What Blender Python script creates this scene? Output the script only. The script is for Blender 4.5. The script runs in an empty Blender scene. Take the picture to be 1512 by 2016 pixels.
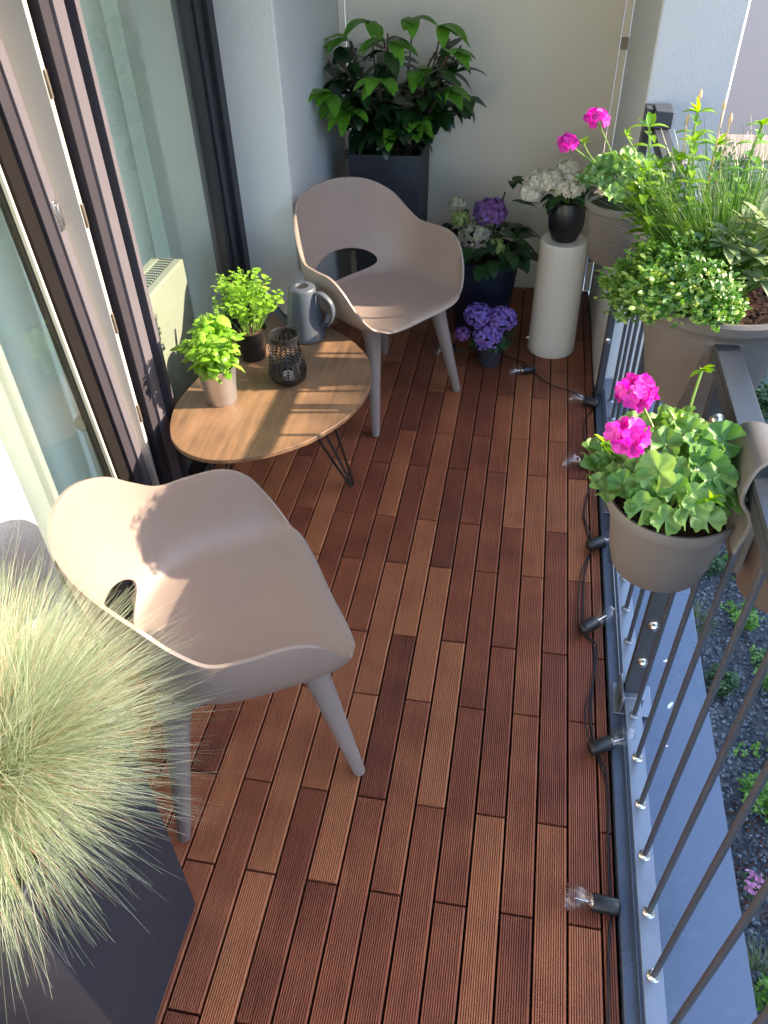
import bpy, math, random
import numpy as np
from mathutils import Vector, Matrix, Quaternion
random.seed(7); np.random.seed(7)
R_ = math.radians
scene = bpy.context.scene
col = scene.collection

# ------------------------------------------------------------------ camera
cam_d = bpy.data.cameras.new('camera'); cam = bpy.data.objects.new('camera', cam_d); col.objects.link(cam)
scene.camera = cam
AX = (0.98448574, 0.09523212, -0.14737257)   # world axes seen from the camera (x right, y down, z forward)
AY = (0.17358567, -0.65118602, 0.73879956)
AZ = (-0.0256095, -0.75291939, -0.65761428)
cam.matrix_world = Matrix(((AX[0], -AX[1], -AX[2], 0), (AY[0], -AY[1], -AY[2], 0), (AZ[0], -AZ[1], -AZ[2], 1.8), (0, 0, 0, 1)))
cam_d.sensor_fit = 'HORIZONTAL'; cam_d.sensor_width = 36; cam_d.lens = 36 * 1540.7 / 1512
cam_d.clip_start = 0.02; cam_d.clip_end = 600

# ------------------------------------------------------------------ light
SUN_EL, SUN_AZ = 29.0, 8.0          # azimuth measured from +X towards +Y
w = bpy.data.worlds.new('World'); scene.world = w; w.use_nodes = True
nt = w.node_tree; bg = nt.nodes['Background']
sky = nt.nodes.new('ShaderNodeTexSky'); sky.sky_type = 'NISHITA'; sky.sun_disc = False
sky.sun_elevation = R_(SUN_EL); sky.sun_rotation = R_(90 - SUN_AZ); sky.altitude = 100; sky.air_density = 1.0; sky.dust_density = 1.0
nt.links.new(sky.outputs[0], bg.inputs[0]); bg.inputs[1].default_value = 0.15
sd = bpy.data.lights.new('sun', 'SUN'); sd.energy = 2.7; sd.angle = R_(0.53); sd.color = (1.0, 0.81, 0.60)
sun = bpy.data.objects.new('sun', sd); col.objects.link(sun)
svec = Vector((math.cos(R_(SUN_EL)) * math.cos(R_(SUN_AZ)), math.cos(R_(SUN_EL)) * math.sin(R_(SUN_AZ)), math.sin(R_(SUN_EL))))
sun.rotation_euler = svec.to_track_quat('Z', 'Y').to_euler(); sun.location = (6, 0, 6)
vs = scene.view_settings; vs.view_transform = 'Standard'; vs.look = 'None'; vs.exposure = 2.55; vs.gamma = 1; vs.use_curve_mapping = False
scene.render.film_transparent = False
scene.cycles.max_bounces = 8; scene.cycles.transparent_max_bounces = 16; scene.cycles.diffuse_bounces = 4
scene.cycles.caustics_refractive = False; scene.cycles.caustics_reflective = False
scene.cycles.sample_clamp_indirect = 6

# ------------------------------------------------------------------ materials
def newmat(name):
    m = bpy.data.materials.new(name); m.use_nodes = True
    return m, m.node_tree, m.node_tree.nodes['Principled BSDF']
def N(t, kind, **kw):
    n = t.nodes.new(kind)
    for k, v in kw.items():
        if k in n.inputs.keys(): n.inputs[k].default_value = v
        else: setattr(n, k, v)
    return n
def c4(c): return (c[0], c[1], c[2], 1)
def mixc(t, a, b, fac_socket):
    m = t.nodes.new('ShaderNodeMix'); m.data_type = 'RGBA'
    for s, v in ((6, a), (7, b)):
        if hasattr(v, 'is_linked'): t.links.new(v, m.inputs[s])
        else: m.inputs[s].default_value = c4(v)
    t.links.new(fac_socket, m.inputs[0])
    return m.outputs[2]
def plain(name, c, rough=0.5, metal=0.0, var=0.12, scale=6.0, bump=0.0, bscale=200.0, spec=0.5, coat=0.0, stretch=None, rvar=0.12, grime=0.0):
    m, t, p = newmat(name)
    tc = N(t, 'ShaderNodeTexCoord'); mp = N(t, 'ShaderNodeMapping'); t.links.new(tc.outputs['Object'], mp.inputs[0])
    if stretch: mp.inputs['Scale'].default_value = stretch
    no = N(t, 'ShaderNodeTexNoise', Scale=scale, Detail=6.0, Roughness=0.6); t.links.new(mp.outputs[0], no.inputs['Vector'])
    lo = [x * (1 - var) for x in c]; hi = [min(1, x * (1 + var)) for x in c]
    cs = mixc(t, lo, hi, no.outputs[0])
    if grime:
        n3 = N(t, 'ShaderNodeTexNoise', Scale=scale * 7, Detail=8.0, Roughness=0.7); t.links.new(mp.outputs[0], n3.inputs['Vector'])
        r3 = N(t, 'ShaderNodeMapRange'); r3.inputs[1].default_value = 0.56; r3.inputs[2].default_value = 0.72; r3.inputs[4].default_value = grime
        t.links.new(n3.outputs[0], r3.inputs[0])
        cs = mixc(t, cs, [0.55, 0.52, 0.47], r3.outputs[0])
    t.links.new(cs, p.inputs['Base Color'])
    mr = N(t, 'ShaderNodeMapRange'); mr.inputs[3].default_value = max(0.03, rough - rvar); mr.inputs[4].default_value = min(1, rough + rvar)
    t.links.new(no.outputs[0], mr.inputs[0]); t.links.new(mr.outputs[0], p.inputs['Roughness'])
    p.inputs['Metallic'].default_value = metal; p.inputs['Specular IOR Level'].default_value = spec; p.inputs['Coat Weight'].default_value = coat
    if bump:
        n2 = N(t, 'ShaderNodeTexNoise', Scale=bscale, Detail=4.0); t.links.new(tc.outputs['Object'], n2.inputs['Vector'])
        b = N(t, 'ShaderNodeBump', Strength=bump, Distance=0.004); t.links.new(n2.outputs[0], b.inputs['Height']); t.links.new(b.outputs[0], p.inputs['Normal'])
    return m
def leafmat(name, cols, trans=0.35, rough=0.4, tint=None, spec=0.5, edge=None):
    m, t, p = newmat(name)
    g = N(t, 'ShaderNodeNewGeometry'); r = N(t, 'ShaderNodeValToRGB')
    e = r.color_ramp.elements
    for i, c in enumerate(cols):
        q = e[i] if i < 2 else e.new(0.5)
        q.position = i / (len(cols) - 1) if len(cols) > 1 else 0; q.color = c4(c)
    while len(e) > len(cols): e.remove(e[-1])
    t.links.new(g.outputs['Random Per Island'], r.inputs[0])
    tc = N(t, 'ShaderNodeTexCoord'); no = N(t, 'ShaderNodeTexNoise', Scale=60.0, Detail=3.0); t.links.new(tc.outputs['Object'], no.inputs['Vector'])
    hs = N(t, 'ShaderNodeHueSaturation'); t.links.new(r.outputs[0], hs.inputs['Color'])
    mr = N(t, 'ShaderNodeMapRange'); mr.inputs[3].default_value = 0.65; mr.inputs[4].default_value = 1.35; t.links.new(no.outputs[0], mr.inputs[0]); t.links.new(mr.outputs[0], hs.inputs['Value'])
    t.links.new(hs.outputs[0], p.inputs['Base Color']); p.inputs['Roughness'].default_value = rough; p.inputs['Specular IOR Level'].default_value = spec
    if trans:
        tr = N(t, 'ShaderNodeBsdfTranslucent'); h2 = N(t, 'ShaderNodeHueSaturation', Saturation=1.15, Value=1.6); h2.inputs['Hue'].default_value = 0.485 if tint is None else tint
        t.links.new(hs.outputs[0], h2.inputs['Color']); t.links.new(h2.outputs[0], tr.inputs[0])
        mx = N(t, 'ShaderNodeMixShader'); mx.inputs[0].default_value = trans
        t.links.new(p.outputs[0], mx.inputs[1]); t.links.new(tr.outputs[0], mx.inputs[2])
        t.links.new(mx.outputs[0], t.nodes['Material Output'].inputs[0])
    return m
def glassmat(name, tint=(0.86, 0.95, 0.9), ior=1.5, rough=0.0, boost=1.0):
    m, t, p = newmat(name); t.nodes.remove(p)
    lw_ = N(t, 'ShaderNodeLayerWeight', Blend=0.5); pw = N(t, 'ShaderNodeMath', operation='POWER'); pw.inputs[1].default_value = 5.0; t.links.new(lw_.outputs['Facing'], pw.inputs[0]); fr = N(t, 'ShaderNodeMath', operation='MULTIPLY_ADD'); fr.inputs[1].default_value = 0.95; fr.inputs[2].default_value = ((ior - 1) / (ior + 1)) ** 2; t.links.new(pw.outputs[0], fr.inputs[0]); tr = N(t, 'ShaderNodeBsdfTransparent'); tr.inputs[0].default_value = c4(tint)
    gl = N(t, 'ShaderNodeBsdfGlossy', Roughness=rough); mx = N(t, 'ShaderNodeMixShader')
    ml = N(t, 'ShaderNodeMath', operation='MULTIPLY'); ml.inputs[1].default_value = boost; ml.use_clamp = True
    t.links.new(fr.outputs[0], ml.inputs[0]); t.links.new(ml.outputs[0], mx.inputs[0]); t.links.new(tr.outputs[0], mx.inputs[1]); t.links.new(gl.outputs[0], mx.inputs[2])
    t.links.new(mx.outputs[0], t.nodes['Material Output'].inputs[0])
    return m
def woodmat(name, cols, axis_scale, rough=0.5, per_island=True, amt=0.5, spec=0.4, cell=None):
    m, t, p = newmat(name)
    tc = N(t, 'ShaderNodeTexCoord'); g = N(t, 'ShaderNodeNewGeometry')
    ad = N(t, 'ShaderNodeVectorMath', operation='MULTIPLY_ADD')
    t.links.new(tc.outputs['Object'], ad.inputs[0]); ad.inputs[1].default_value = (1, 1, 1)
    sc = N(t, 'ShaderNodeVectorMath', operation='SCALE'); sc.inputs[0].default_value = (3.1, 17.7, 5.3); t.links.new(g.outputs['Random Per Island'], sc.inputs['Scale'])
    t.links.new(sc.outputs[0], ad.inputs[2])
    mp = N(t, 'ShaderNodeMapping'); mp.inputs['Scale'].default_value = axis_scale; t.links.new(ad.outputs[0], mp.inputs[0])
    if cell: mp.inputs['Rotation'].default_value = cell
    n1 = N(t, 'ShaderNodeTexNoise', Scale=1.0, Detail=9.0, Roughness=0.62, Distortion=0.6); t.links.new(mp.outputs[0], n1.inputs['Vector'])
    n2 = N(t, 'ShaderNodeTexNoise', Scale=7.0, Detail=3.0, Roughness=0.5); t.links.new(ad.outputs[0], n2.inputs['Vector'])
    r = N(t, 'ShaderNodeValToRGB'); e = r.color_ramp.elements
    e[0].color = c4(cols[0]); e[1].color = c4(cols[-1]); e[0].position = 0.0; e[1].position = 1.0
    for i, c in enumerate(cols[1:-1]):
        q = e.new((i + 1) / (len(cols) - 1)); q.color = c4(c)
    mul = N(t, 'ShaderNodeMath', operation='MULTIPLY_ADD'); mul.inputs[1].default_value = amt * 1.5; t.links.new(n1.outputs[0], mul.inputs[0])
    iso = N(t, 'ShaderNodeMath', operation='MULTIPLY_ADD'); iso.inputs[1].default_value = (0.62 if per_island else 0.0); iso.inputs[2].default_value = -0.15 - amt * 0.55
    t.links.new(g.outputs['Random Per Island'], iso.inputs[0])
    is2 = N(t, 'ShaderNodeMath', operation='MULTIPLY_ADD'); is2.inputs[1].default_value = 0.85; t.links.new(n2.outputs[0], is2.inputs[0]); t.links.new(iso.outputs[0], is2.inputs[2])
    t.links.new(is2.outputs[0], mul.inputs[2]); t.links.new(mul.outputs[0], r.inputs[0])
    t.links.new(r.outputs[0], p.inputs['Base Color'])
    mr = N(t, 'ShaderNodeMapRange'); mr.inputs[3].default_value = rough - 0.1; mr.inputs[4].default_value = rough + 0.15; t.links.new(n1.outputs[0], mr.inputs[0]); t.links.new(mr.outputs[0], p.inputs['Roughness'])
    b = N(t, 'ShaderNodeBump', Strength=0.25, Distance=0.001); t.links.new(n1.outputs[0], b.inputs['Height']); t.links.new(b.outputs[0], p.inputs['Normal'])
    p.inputs['Specular IOR Level'].default_value = spec
    return m

M = {}
M['deck'] = woodmat('deck_wood', [(0.075, 0.026, 0.019), (0.195, 0.061, 0.037), (0.305, 0.102, 0.056), (0.44, 0.175, 0.085)], (160, 5, 40), rough=0.42, amt=0.50)
M['table'] = woodmat('table_oak', [(0.085, 0.052, 0.032), (0.19, 0.115, 0.068), (0.30, 0.175, 0.095), (0.38, 0.235, 0.135)], (52, 5, 30), rough=0.38, per_island=False, amt=0.62, spec=0.5, cell=(0, 0, -0.25))
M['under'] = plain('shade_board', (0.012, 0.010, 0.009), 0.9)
M['stucco'] = plain('white_stucco', (0.78, 0.77, 0.75), 0.92, bump=0.55, bscale=150, var=0.09, scale=2.2, spec=0.2)
M['stucco_grey'] = plain('grey_stucco', (0.72, 0.72, 0.71), 0.92, bump=0.6, bscale=150, var=0.09, scale=2.2, spec=0.2)
M['panel'] = plain('beige_panel', (0.80, 0.74, 0.62), 0.75, var=0.03, scale=2, spec=0.25)
M['cream'] = plain('cream_profile', (0.86, 0.79, 0.66), 0.5, var=0.04, scale=8)
M['clip'] = plain('clip_metal', (0.30, 0.25, 0.20), 0.4, metal=0.7)
M['frame'] = plain('anthracite_frame', (0.020, 0.020, 0.028), 0.38, var=0.1, scale=10, spec=0.4)
M['frame_lit'] = plain('frame_face_sunlit', (0.125, 0.115, 0.135), 0.45, var=0.06, scale=10)  # same anthracite frame, its sunlit tone put into the base colour
M['jamb'] = plain('beige_jamb', (0.60, 0.57, 0.52), 0.5, var=0.04)
M['dkframe'] = plain('purple_grey_frame', (0.045, 0.040, 0.050), 0.45, var=0.06, scale=10, spec=0.25)
M['gasket'] = plain('rubber_gasket', (0.010, 0.008, 0.008), 0.75, var=0.3, scale=40, spec=0.15)
M['whiteplastic'] = plain('white_plastic', (0.86, 0.85, 0.82), 0.4, var=0.02)
M['enamel'] = plain('radiator_enamel', (0.36, 0.40, 0.37), 0.5, var=0.03)
M['glass'] = glassmat('window_glass', (0.955, 0.968, 0.93), 1.5, boost=1.2)
M['bulbglass'] = glassmat('bulb_glass', (0.985, 0.985, 0.99), 1.5, boost=1.7, rough=0.22)
M['curtain'] = plain('sheer_curtain', (0.50, 0.52, 0.48), 0.95, var=0.03, scale=2)
_t = M['curtain'].node_tree; _tr = _t.nodes.new('ShaderNodeBsdfTranslucent'); _tr.inputs[0].default_value = (0.78, 0.82, 0.75, 1); _mx = _t.nodes.new('ShaderNodeMixShader'); _mx.inputs[0].default_value = 0.55
_t.links.new(_t.nodes['Principled BSDF'].outputs[0], _mx.inputs[1]); _t.links.new(_tr.outputs[0], _mx.inputs[2]); _t.links.new(_mx.outputs[0], _t.nodes['Material Output'].inputs[0])
M['roomwall'] = plain('room_wall', (0.80, 0.84, 0.80), 0.9, var=0.02)
M['roomfloor'] = woodmat('room_floor', [(0.25, 0.16, 0.09), (0.40, 0.28, 0.17), (0.5, 0.36, 0.22)], (4, 40, 20), rough=0.5, per_island=False)
M['steel_dark'] = plain('rail_powder_coat', (0.055, 0.062, 0.075), 0.42, var=0.12, scale=15, bump=0.12, bscale=500, spec=0.6, grime=0.10)
M['sill'] = plain('blue_grey_sheet', (0.10, 0.135, 0.20), 0.30, metal=0.35, var=0.12, scale=5, spec=0.7, rvar=0.14, grime=0.10)
M['galv'] = plain('galvanised_plate', (0.24, 0.28, 0.34), 0.36, metal=0.55, var=0.12, scale=30, grime=0.12)
M['bolt'] = plain('bolt_steel', (0.75, 0.74, 0.72), 0.25, metal=1.0)
M['taupe'] = plain('taupe_plastic', (0.315, 0.250, 0.215), 0.38, var=0.04, scale=5, bump=0.10, bscale=1400, spec=0.5, rvar=0.08, grime=0.03)
M['taupe_leg'] = plain('taupe_leg_plastic', (0.27, 0.225, 0.208), 0.45, var=0.03, scale=3, spec=0.45, rvar=0.05)
M['blackmetal'] = plain('black_metal', (0.012, 0.012, 0.014), 0.4, var=0.2, spec=0.6)
M['planter'] = plain('slate_planter', (0.030, 0.036, 0.050), 0.55, var=0.12, scale=8, bump=0.15, bscale=300, grime=0.05)
M['navy'] = plain('navy_plastic', (0.012, 0.018, 0.040), 0.4, var=0.15)
M['potgrey'] = plain('small_pot_plastic', (0.045, 0.045, 0.06), 0.5, var=0.15)
M['blackceramic'] = plain('black_ceramic', (0.010, 0.010, 0.012), 0.35, var=0.2, spec=0.6)
M['pottaupe'] = plain('rail_pot_plastic', (0.150, 0.138, 0.128), 0.5, var=0.10, scale=6, spec=0.4, grime=0.06)
M['potbrown'] = plain('brown_pot_plastic', (0.17, 0.13, 0.10), 0.5, var=0.06, scale=5, spec=0.4)
M['pedestal'] = plain('white_pedestal', (0.76, 0.72, 0.63), 0.5, var=0.02)
M['canblue'] = plain('blue_grey_enamel', (0.075, 0.090, 0.115), 0.42, var=0.06, spec=0.55)
M['steelcup'] = plain('brushed_steel', (0.66, 0.68, 0.72), 0.36, metal=0.85, var=0.06, scale=20, stretch=(1, 1, 14))
M['soil'] = plain('soil', (0.055, 0.028, 0.018), 0.95, var=0.6, scale=90, bump=1.0, bscale=120)
M['chips'] = leafmat('bark_chips', [(0.03, 0.014, 0.01), (0.09, 0.04, 0.022), (0.16, 0.08, 0.045)], 0, 0.9, spec=0.2)
M['bark'] = plain('bark_chips', (0.075, 0.034, 0.02), 0.9, var=0.5, scale=30)
M['stem'] = plain('green_stem', (0.16, 0.30, 0.05), 0.5, var=0.2)
M['twig'] = plain('brown_twig', (0.07, 0.045, 0.03), 0.7, var=0.3)
M['laurel'] = leafmat('laurel_leaf', [(0.008, 0.024, 0.010), (0.014, 0.045, 0.014), (0.028, 0.075, 0.018)], 0.12, 0.28, spec=0.6)
M['laurel_new'] = leafmat('laurel_new_leaf', [(0.08, 0.24, 0.02), (0.17, 0.42, 0.04)], 0.3, 0.3)
M['hyd_leaf'] = leafmat('hydrangea_leaf', [(0.012, 0.04, 0.012), (0.03, 0.09, 0.022)], 0.2, 0.45)
M['basil'] = leafmat('basil_leaf', [(0.15, 0.34, 0.025), (0.24, 0.46, 0.05), (0.33, 0.56, 0.08)], 0.35, 0.38)
M['parsley'] = leafmat('parsley_leaf', [(0.17, 0.36, 0.03), (0.32, 0.54, 0.06)], 0.35, 0.45)
M['oregano'] = leafmat('oregano_leaf', [(0.03, 0.12, 0.015), (0.10, 0.26, 0.03), (0.36, 0.50, 0.12)], 0.35, 0.35, spec=0.7)
M['savory'] = leafmat('savory_leaf', [(0.09, 0.20, 0.05), (0.20, 0.33, 0.10)], 0.25, 0.45)
M['mint'] = leafmat('mint_leaf', [(0.12, 0.30, 0.02), (0.30, 0.50, 0.04)], 0.45, 0.4)
M['sage'] = leafmat('sage_leaf', [(0.20, 0.28, 0.13), (0.34, 0.42, 0.22)], 0.25, 0.6)
M['chive'] = leafmat('chive_blade', [(0.03, 0.11, 0.02), (0.08, 0.21, 0.04), (0.24, 0.34, 0.10)], 0.2, 0.35)
M['chivebud'] = leafmat('chive_bud', [(0.62, 0.48, 0.28), (0.7, 0.55, 0.38)], 0.2, 0.6)
M['geran'] = leafmat('geranium_leaf', [(0.08, 0.21, 0.045), (0.15, 0.31, 0.07), (0.25, 0.41, 0.13)], 0.28, 0.45)
M['magenta'] = leafmat('magenta_petal', [(0.55, 0.015, 0.36), (0.72, 0.04, 0.52), (0.80, 0.10, 0.60)], 0.3, 0.5, tint=0.5)
M['whitepetal'] = leafmat('white_petal', [(0.66, 0.62, 0.48), (0.80, 0.77, 0.66)], 0.2, 0.6, tint=0.5)
M['bluepetal'] = leafmat('blue_petal', [(0.16, 0.13, 0.50), (0.26, 0.17, 0.55), (0.34, 0.16, 0.45)], 0.2, 0.6, tint=0.5)
M['pinkpetal'] = leafmat('purple_petal', [(0.28, 0.09, 0.30), (0.22, 0.14, 0.42)], 0.2, 0.6, tint=0.5)
M['mixpetal'] = leafmat('faded_petal', [(0.40, 0.44, 0.24), (0.48, 0.50, 0.36), (0.42, 0.22, 0.32)], 0.2, 0.6, tint=0.5)
M['limepetal'] = leafmat('lime_petal', [(0.28, 0.38, 0.10), (0.40, 0.48, 0.18)], 0.2, 0.6, tint=0.5)
M['fescue'] = leafmat('fescue_blade', [(0.15, 0.24, 0.10), (0.37, 0.45, 0.29), (0.64, 0.67, 0.54)], 0.22, 0.5)
M['fescue_dry'] = leafmat('dry_blade', [(0.55, 0.40, 0.24), (0.55, 0.28, 0.17)], 0.2, 0.6)
M['shrub_a'] = leafmat('garden_shrub_leaf', [(0.05, 0.15, 0.02), (0.13, 0.30, 0.035), (0.20, 0.38, 0.05)], 0.3, 0.5)
M['shrub_b'] = leafmat('garden_dark_leaf', [(0.02, 0.06, 0.015), (0.06, 0.14, 0.04)], 0.25, 0.5)
M['tuft'] = leafmat('garden_tuft_blade', [(0.10, 0.15, 0.06), (0.22, 0.25, 0.12)], 0.2, 0.6)
M['gravel'] = plain('gravel', (0.075, 0.085, 0.10), 0.9, var=0.7, scale=70, bump=1.0, bscale=90)
M['pebble'] = leafmat('pebble_stone', [(0.03, 0.038, 0.048), (0.10, 0.12, 0.145), (0.27, 0.30, 0.34)], 0, 0.8)
M['asphalt'] = plain('asphalt', (0.060, 0.056, 0.066), 0.85, var=0.25, scale=0.5, stretch=(0.4, 2.5, 1), bump=0.3, bscale=60)
M['paving'] = plain('pale_paving', (0.25, 0.18, 0.15), 0.9, var=0.12, scale=2)
M['shade_wall'] = plain('shade_building_render', (0.45, 0.42, 0.38), 0.9, var=0.05)
M['roofm'] = plain('roof_metal', (0.12, 0.12, 0.13), 0.5)

# ------------------------------------------------------------------ mesh helpers
class MB:
    def __init__(s): s.v = []; s.f = []
    def add(s, v, f):
        o = len(s.v); s.v.extend([tuple(p) for p in v]); s.f.extend([tuple(i + o for i in q) for q in f]); return s
    def box(s, x0, x1, y0, y1, z0, z1):
        v = [(x0, y0, z0), (x1, y0, z0), (x1, y1, z0), (x0, y1, z0), (x0, y0, z1), (x1, y0, z1), (x1, y1, z1), (x0, y1, z1)]
        return s.add(v, [(3, 2, 1, 0), (4, 5, 6, 7), (0, 1, 5, 4), (1, 2, 6, 5), (2, 3, 7, 6), (3, 0, 4, 7)])
    def lathe(s, prof, n=40, c=(0, 0, 0), caps=(True, True), rot=None):
        v = []
        for (r, z) in prof:
            for k in range(n):
                a = 2 * math.pi * k / n; p = Vector((r * math.cos(a), r * math.sin(a), z))
                if rot: p = rot @ p
                v.append((p[0] + c[0], p[1] + c[1], p[2] + c[2]))
        f = []
        for i in range(len(prof) - 1):
            for k in range(n):
                a, b = i * n + k, i * n + (k + 1) % n
                f.append((a, b, b + n, a + n))
        if caps[0]: f.append(tuple(reversed(range(n))))
        if caps[1]: f.append(tuple(range((len(prof) - 1) * n, len(prof) * n)))
        return s.add(v, f)
    def tube(s, pts, rad, n=10, caps=True, flat=None):
        pts = [Vector(p) for p in pts]; m = len(pts)
        if not hasattr(rad, '__len__'): rad = [rad] * m
        v = []; up = None
        for i, p in enumerate(pts):
            d = (pts[min(i + 1, m - 1)] - pts[max(i - 1, 0)]).normalized()
            if up is None:
                up = d.cross(Vector((0, 0, 1)) if abs(d.z) < 0.9 else Vector((1, 0, 0))).normalized()
            up = (up - d * up.dot(d)).normalized(); sd_ = d.cross(up)
            for k in range(n):
                a = 2 * math.pi * k / n
                q = p + (up * math.cos(a) + sd_ * math.sin(a) * (flat or 1)) * rad[i]; v.append(tuple(q))
        f = []
        for i in range(m - 1):
            for k in range(n):
                a, b = i * n + k, i * n + (k + 1) % n
                f.append((a, b, b + n, a + n))
        if caps: f.append(tuple(reversed(range(n)))); f.append(tuple(range((m - 1) * n, m * n)))
        return s.add(v, f)
    def build(s, name, mat, parent=None, label=None, smooth=True, bevel=0.0, angle=40, loc=None):
        me = bpy.data.meshes.new(name); me.from_pydata(s.v, [], s.f); me.validate()
        me.materials.append(mat)
        o = bpy.data.objects.new(name, me); col.objects.link(o)
        if parent: o.parent = parent
        if loc: o.location = loc
        if label: o['label'] = label
        if smooth:
            me.shade_smooth()
            try: me.set_sharp_from_angle(angle=R_(angle))
            except Exception: pass
        if bevel:
            b = o.modifiers.new('bevel', 'BEVEL'); b.width = bevel; b.segments = 2; b.limit_method = 'ANGLE'; b.angle_limit = R_(40)
        return o
def thing(name, label, cat, loc=(0, 0, 0), rz=0.0, group=None):
    o = bpy.data.objects.new(name, None); o.empty_display_size = 0.05; col.objects.link(o)
    o.location = loc; o.rotation_euler = (0, 0, rz); o['label'] = label; o['category'] = cat
    if group: o['group'] = group
    return o
def tag(o, label=None, cat=None, group=None, kind=None):
    for k, v in (('label', label), ('category', cat), ('group', group), ('kind', kind)):
        if v: o[k] = v
    return o
def crom(P, n_per, closed=False):
    P = [Vector(p) for p in P]; out = []
    m = len(P); rng = range(m) if closed else range(m - 1)
    for i in rng:
        g = (lambda j: P[j % m]) if closed else (lambda j: P[max(0, min(m - 1, j))])
        a, b, c, d = g(i - 1), g(i), g(i + 1), g(i + 2)
        for k in range(n_per):
            t = k / n_per
            out.append(0.5 * ((2 * b) + (c - a) * t + (2 * a - 5 * b + 4 * c - d) * t * t + (3 * b - a - 3 * c + d) * t ** 3))
    if not closed: out.append(P[-1])
    return out
def rnd(a, b): return random.uniform(a, b)

# leaf blade: base, direction, up hint, length, width, droop (radians along the blade), fold
def leaf(mb, base, d, up, L, W, droop=0.6, fold=0.25, n=5, shape='ell', wave=0.0):
    base = Vector(base); d = Vector(d).normalized(); up = Vector(up)
    side = d.cross(up)
    if side.length < 1e-4: side = d.cross(Vector((1, 0.2, 0.1)))
    side.normalize(); nrm = side.cross(d).normalized()
    p = base.copy(); v = []; f = []
    ph = rnd(0, 6)
    for i in range(n + 1):
        t = i / n
        if shape == 'ell': wd = math.sin(math.pi * min(1, t ** 0.85 * 0.97 + 0.015)) ** 0.8
        elif shape == 'ovate': wd = math.sin(math.pi * min(1, t ** 0.62 * 0.97 + 0.02)) ** 0.75
        elif shape == 'obov': wd = math.sin(math.pi * min(1, t ** 1.3 * 0.96 + 0.02)) ** 0.7
        else: wd = math.sin(math.pi * (t * 0.92 + 0.06)) ** 0.5
        wd = max(wd, 0.02) * W * 0.5
        wv = wave * W * math.sin(t * 9 + ph)
        up_i = nrm
        v += [p - side * wd + up_i * (fold * wd + wv), p, p + side * wd + up_i * (fold * wd - wv)]
        if i:
            a = 3 * (i - 1); f += [(a, a + 1, a + 4, a + 3), (a + 1, a + 2, a + 5, a + 4)]
        q = Quaternion(side, -droop / n); d = q @ d; nrm = q @ nrm
        p = p + d * (L / n)
    mb.add(v, f)
def blade(mb, base, d, L, W, droop, n=4):
    base = Vector(base); d = Vector(d).normalized(); side = d.cross(Vector((rnd(-.4, .4), rnd(-.4, .4), 1)))
    if side.length < 1e-3: side = Vector((1, 0, 0))
    side.normalize(); sa = Vector((side.x, side.y, 0))
    if sa.length < 1e-3: sa = Vector((1, 0, 0))
    sa.normalize()
    p = base; v = []; f = []
    for i in range(n + 1):
        t = i / n; wd = W * 0.5 * (1 - t * 0.85)
        v += [p - side * wd, p + side * wd]
        if i: a = 2 * (i - 1); f.append((a, a + 1, a + 3, a + 2))
        d = Quaternion(sa, -droop / n) @ d; p = p + d * (L / n)
    mb.add(v, f)
def rdir(zmin=-0.3, zmax=1.0):
    a = rnd(0, 2 * math.pi); z = rnd(zmin, zmax); r = math.sqrt(max(0, 1 - z * z)); return Vector((r * math.cos(a), r * math.sin(a), z))

# ------------------------------------------------------------------ SETTING: deck, sill, ground, road
deck = MB()
PITCH, PL, GAP = 0.073, 0.5205, 0.006
def plank(x0, x1, y0, y1, grooves):
    w_ = x1 - x0; pts = [(x0, -0.019), (x0, -0.0012), (x0 + 0.0012, 0.0)]
    if grooves:
        m = 3.2e-3; n = max(1, round((w_ - 2 * m) / 0.0051)); st = (w_ - 2 * m) / n
        for k in range(n):
            a = x0 + m + k * st
            pts += [(a + st * 0.08, 0.0), (a + st * 0.17, -0.0042), (a + st * 0.50, -0.0042), (a + st * 0.59, 0.0)]
    pts += [(x1 - 0.0012, 0.0), (x1, -0.0012), (x1, -0.019)]
    v = [(x, y0, z) for x, z in pts] + [(x, y1, z) for x, z in pts]; n = len(pts)
    f = [(i, i + 1, i + 1 + n, i + n) for i in range(n - 1)] + [tuple(reversed(range(n))), tuple(range(n, 2 * n))]
    f = [tuple(reversed(q)) for q in f]
    deck.add(v, f)
for k in range(-2, 19):
    x1 = 0.2272 - k * PITCH; x0 = x1 - PITCH
    x1 = min(x1, 0.332); x0 = max(x0, -1.098)
    if x1 - x0 < 0.012: continue
    off = 0.963 if k % 2 == 0 else 0.742
    n0 = math.floor((-1.0 - off) / PL)
    for j in range(n0, 7):
        a = off + j * PL; b = a + PL
        a = max(a, -0.9); b = min(b, 3.865)
        if b - a < 0.03: continue
        if b > 2.925 and k >= 0 or b <= 2.925 or k < 0:
            plank(x0 + GAP / 2, x1 - GAP / 2, a + GAP / 2, b - GAP / 2, True)
tag(deck.build('deck', M['deck'], smooth=False), kind='structure')
tag(MB().box(-1.10, 0.333, -1.0, 3.9, -0.10, -0.021).build('deck_base', M['under'], smooth=False), kind='structure')
# ground
tag(MB().box(-60, 80, -60, 11.0, -1.9, -1.5).build('ground', M['gravel'], smooth=False), kind='structure')
tag(MB().box(-60, 80, 11.0, 12.1, -1.9, -1.47).build('pavement', M['paving'], smooth=False), kind='structure')
tag(MB().box(-60, 80, 12.1, 150, -1.9, -1.55).build('road', M['asphalt'], smooth=False), kind='structure')

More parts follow.
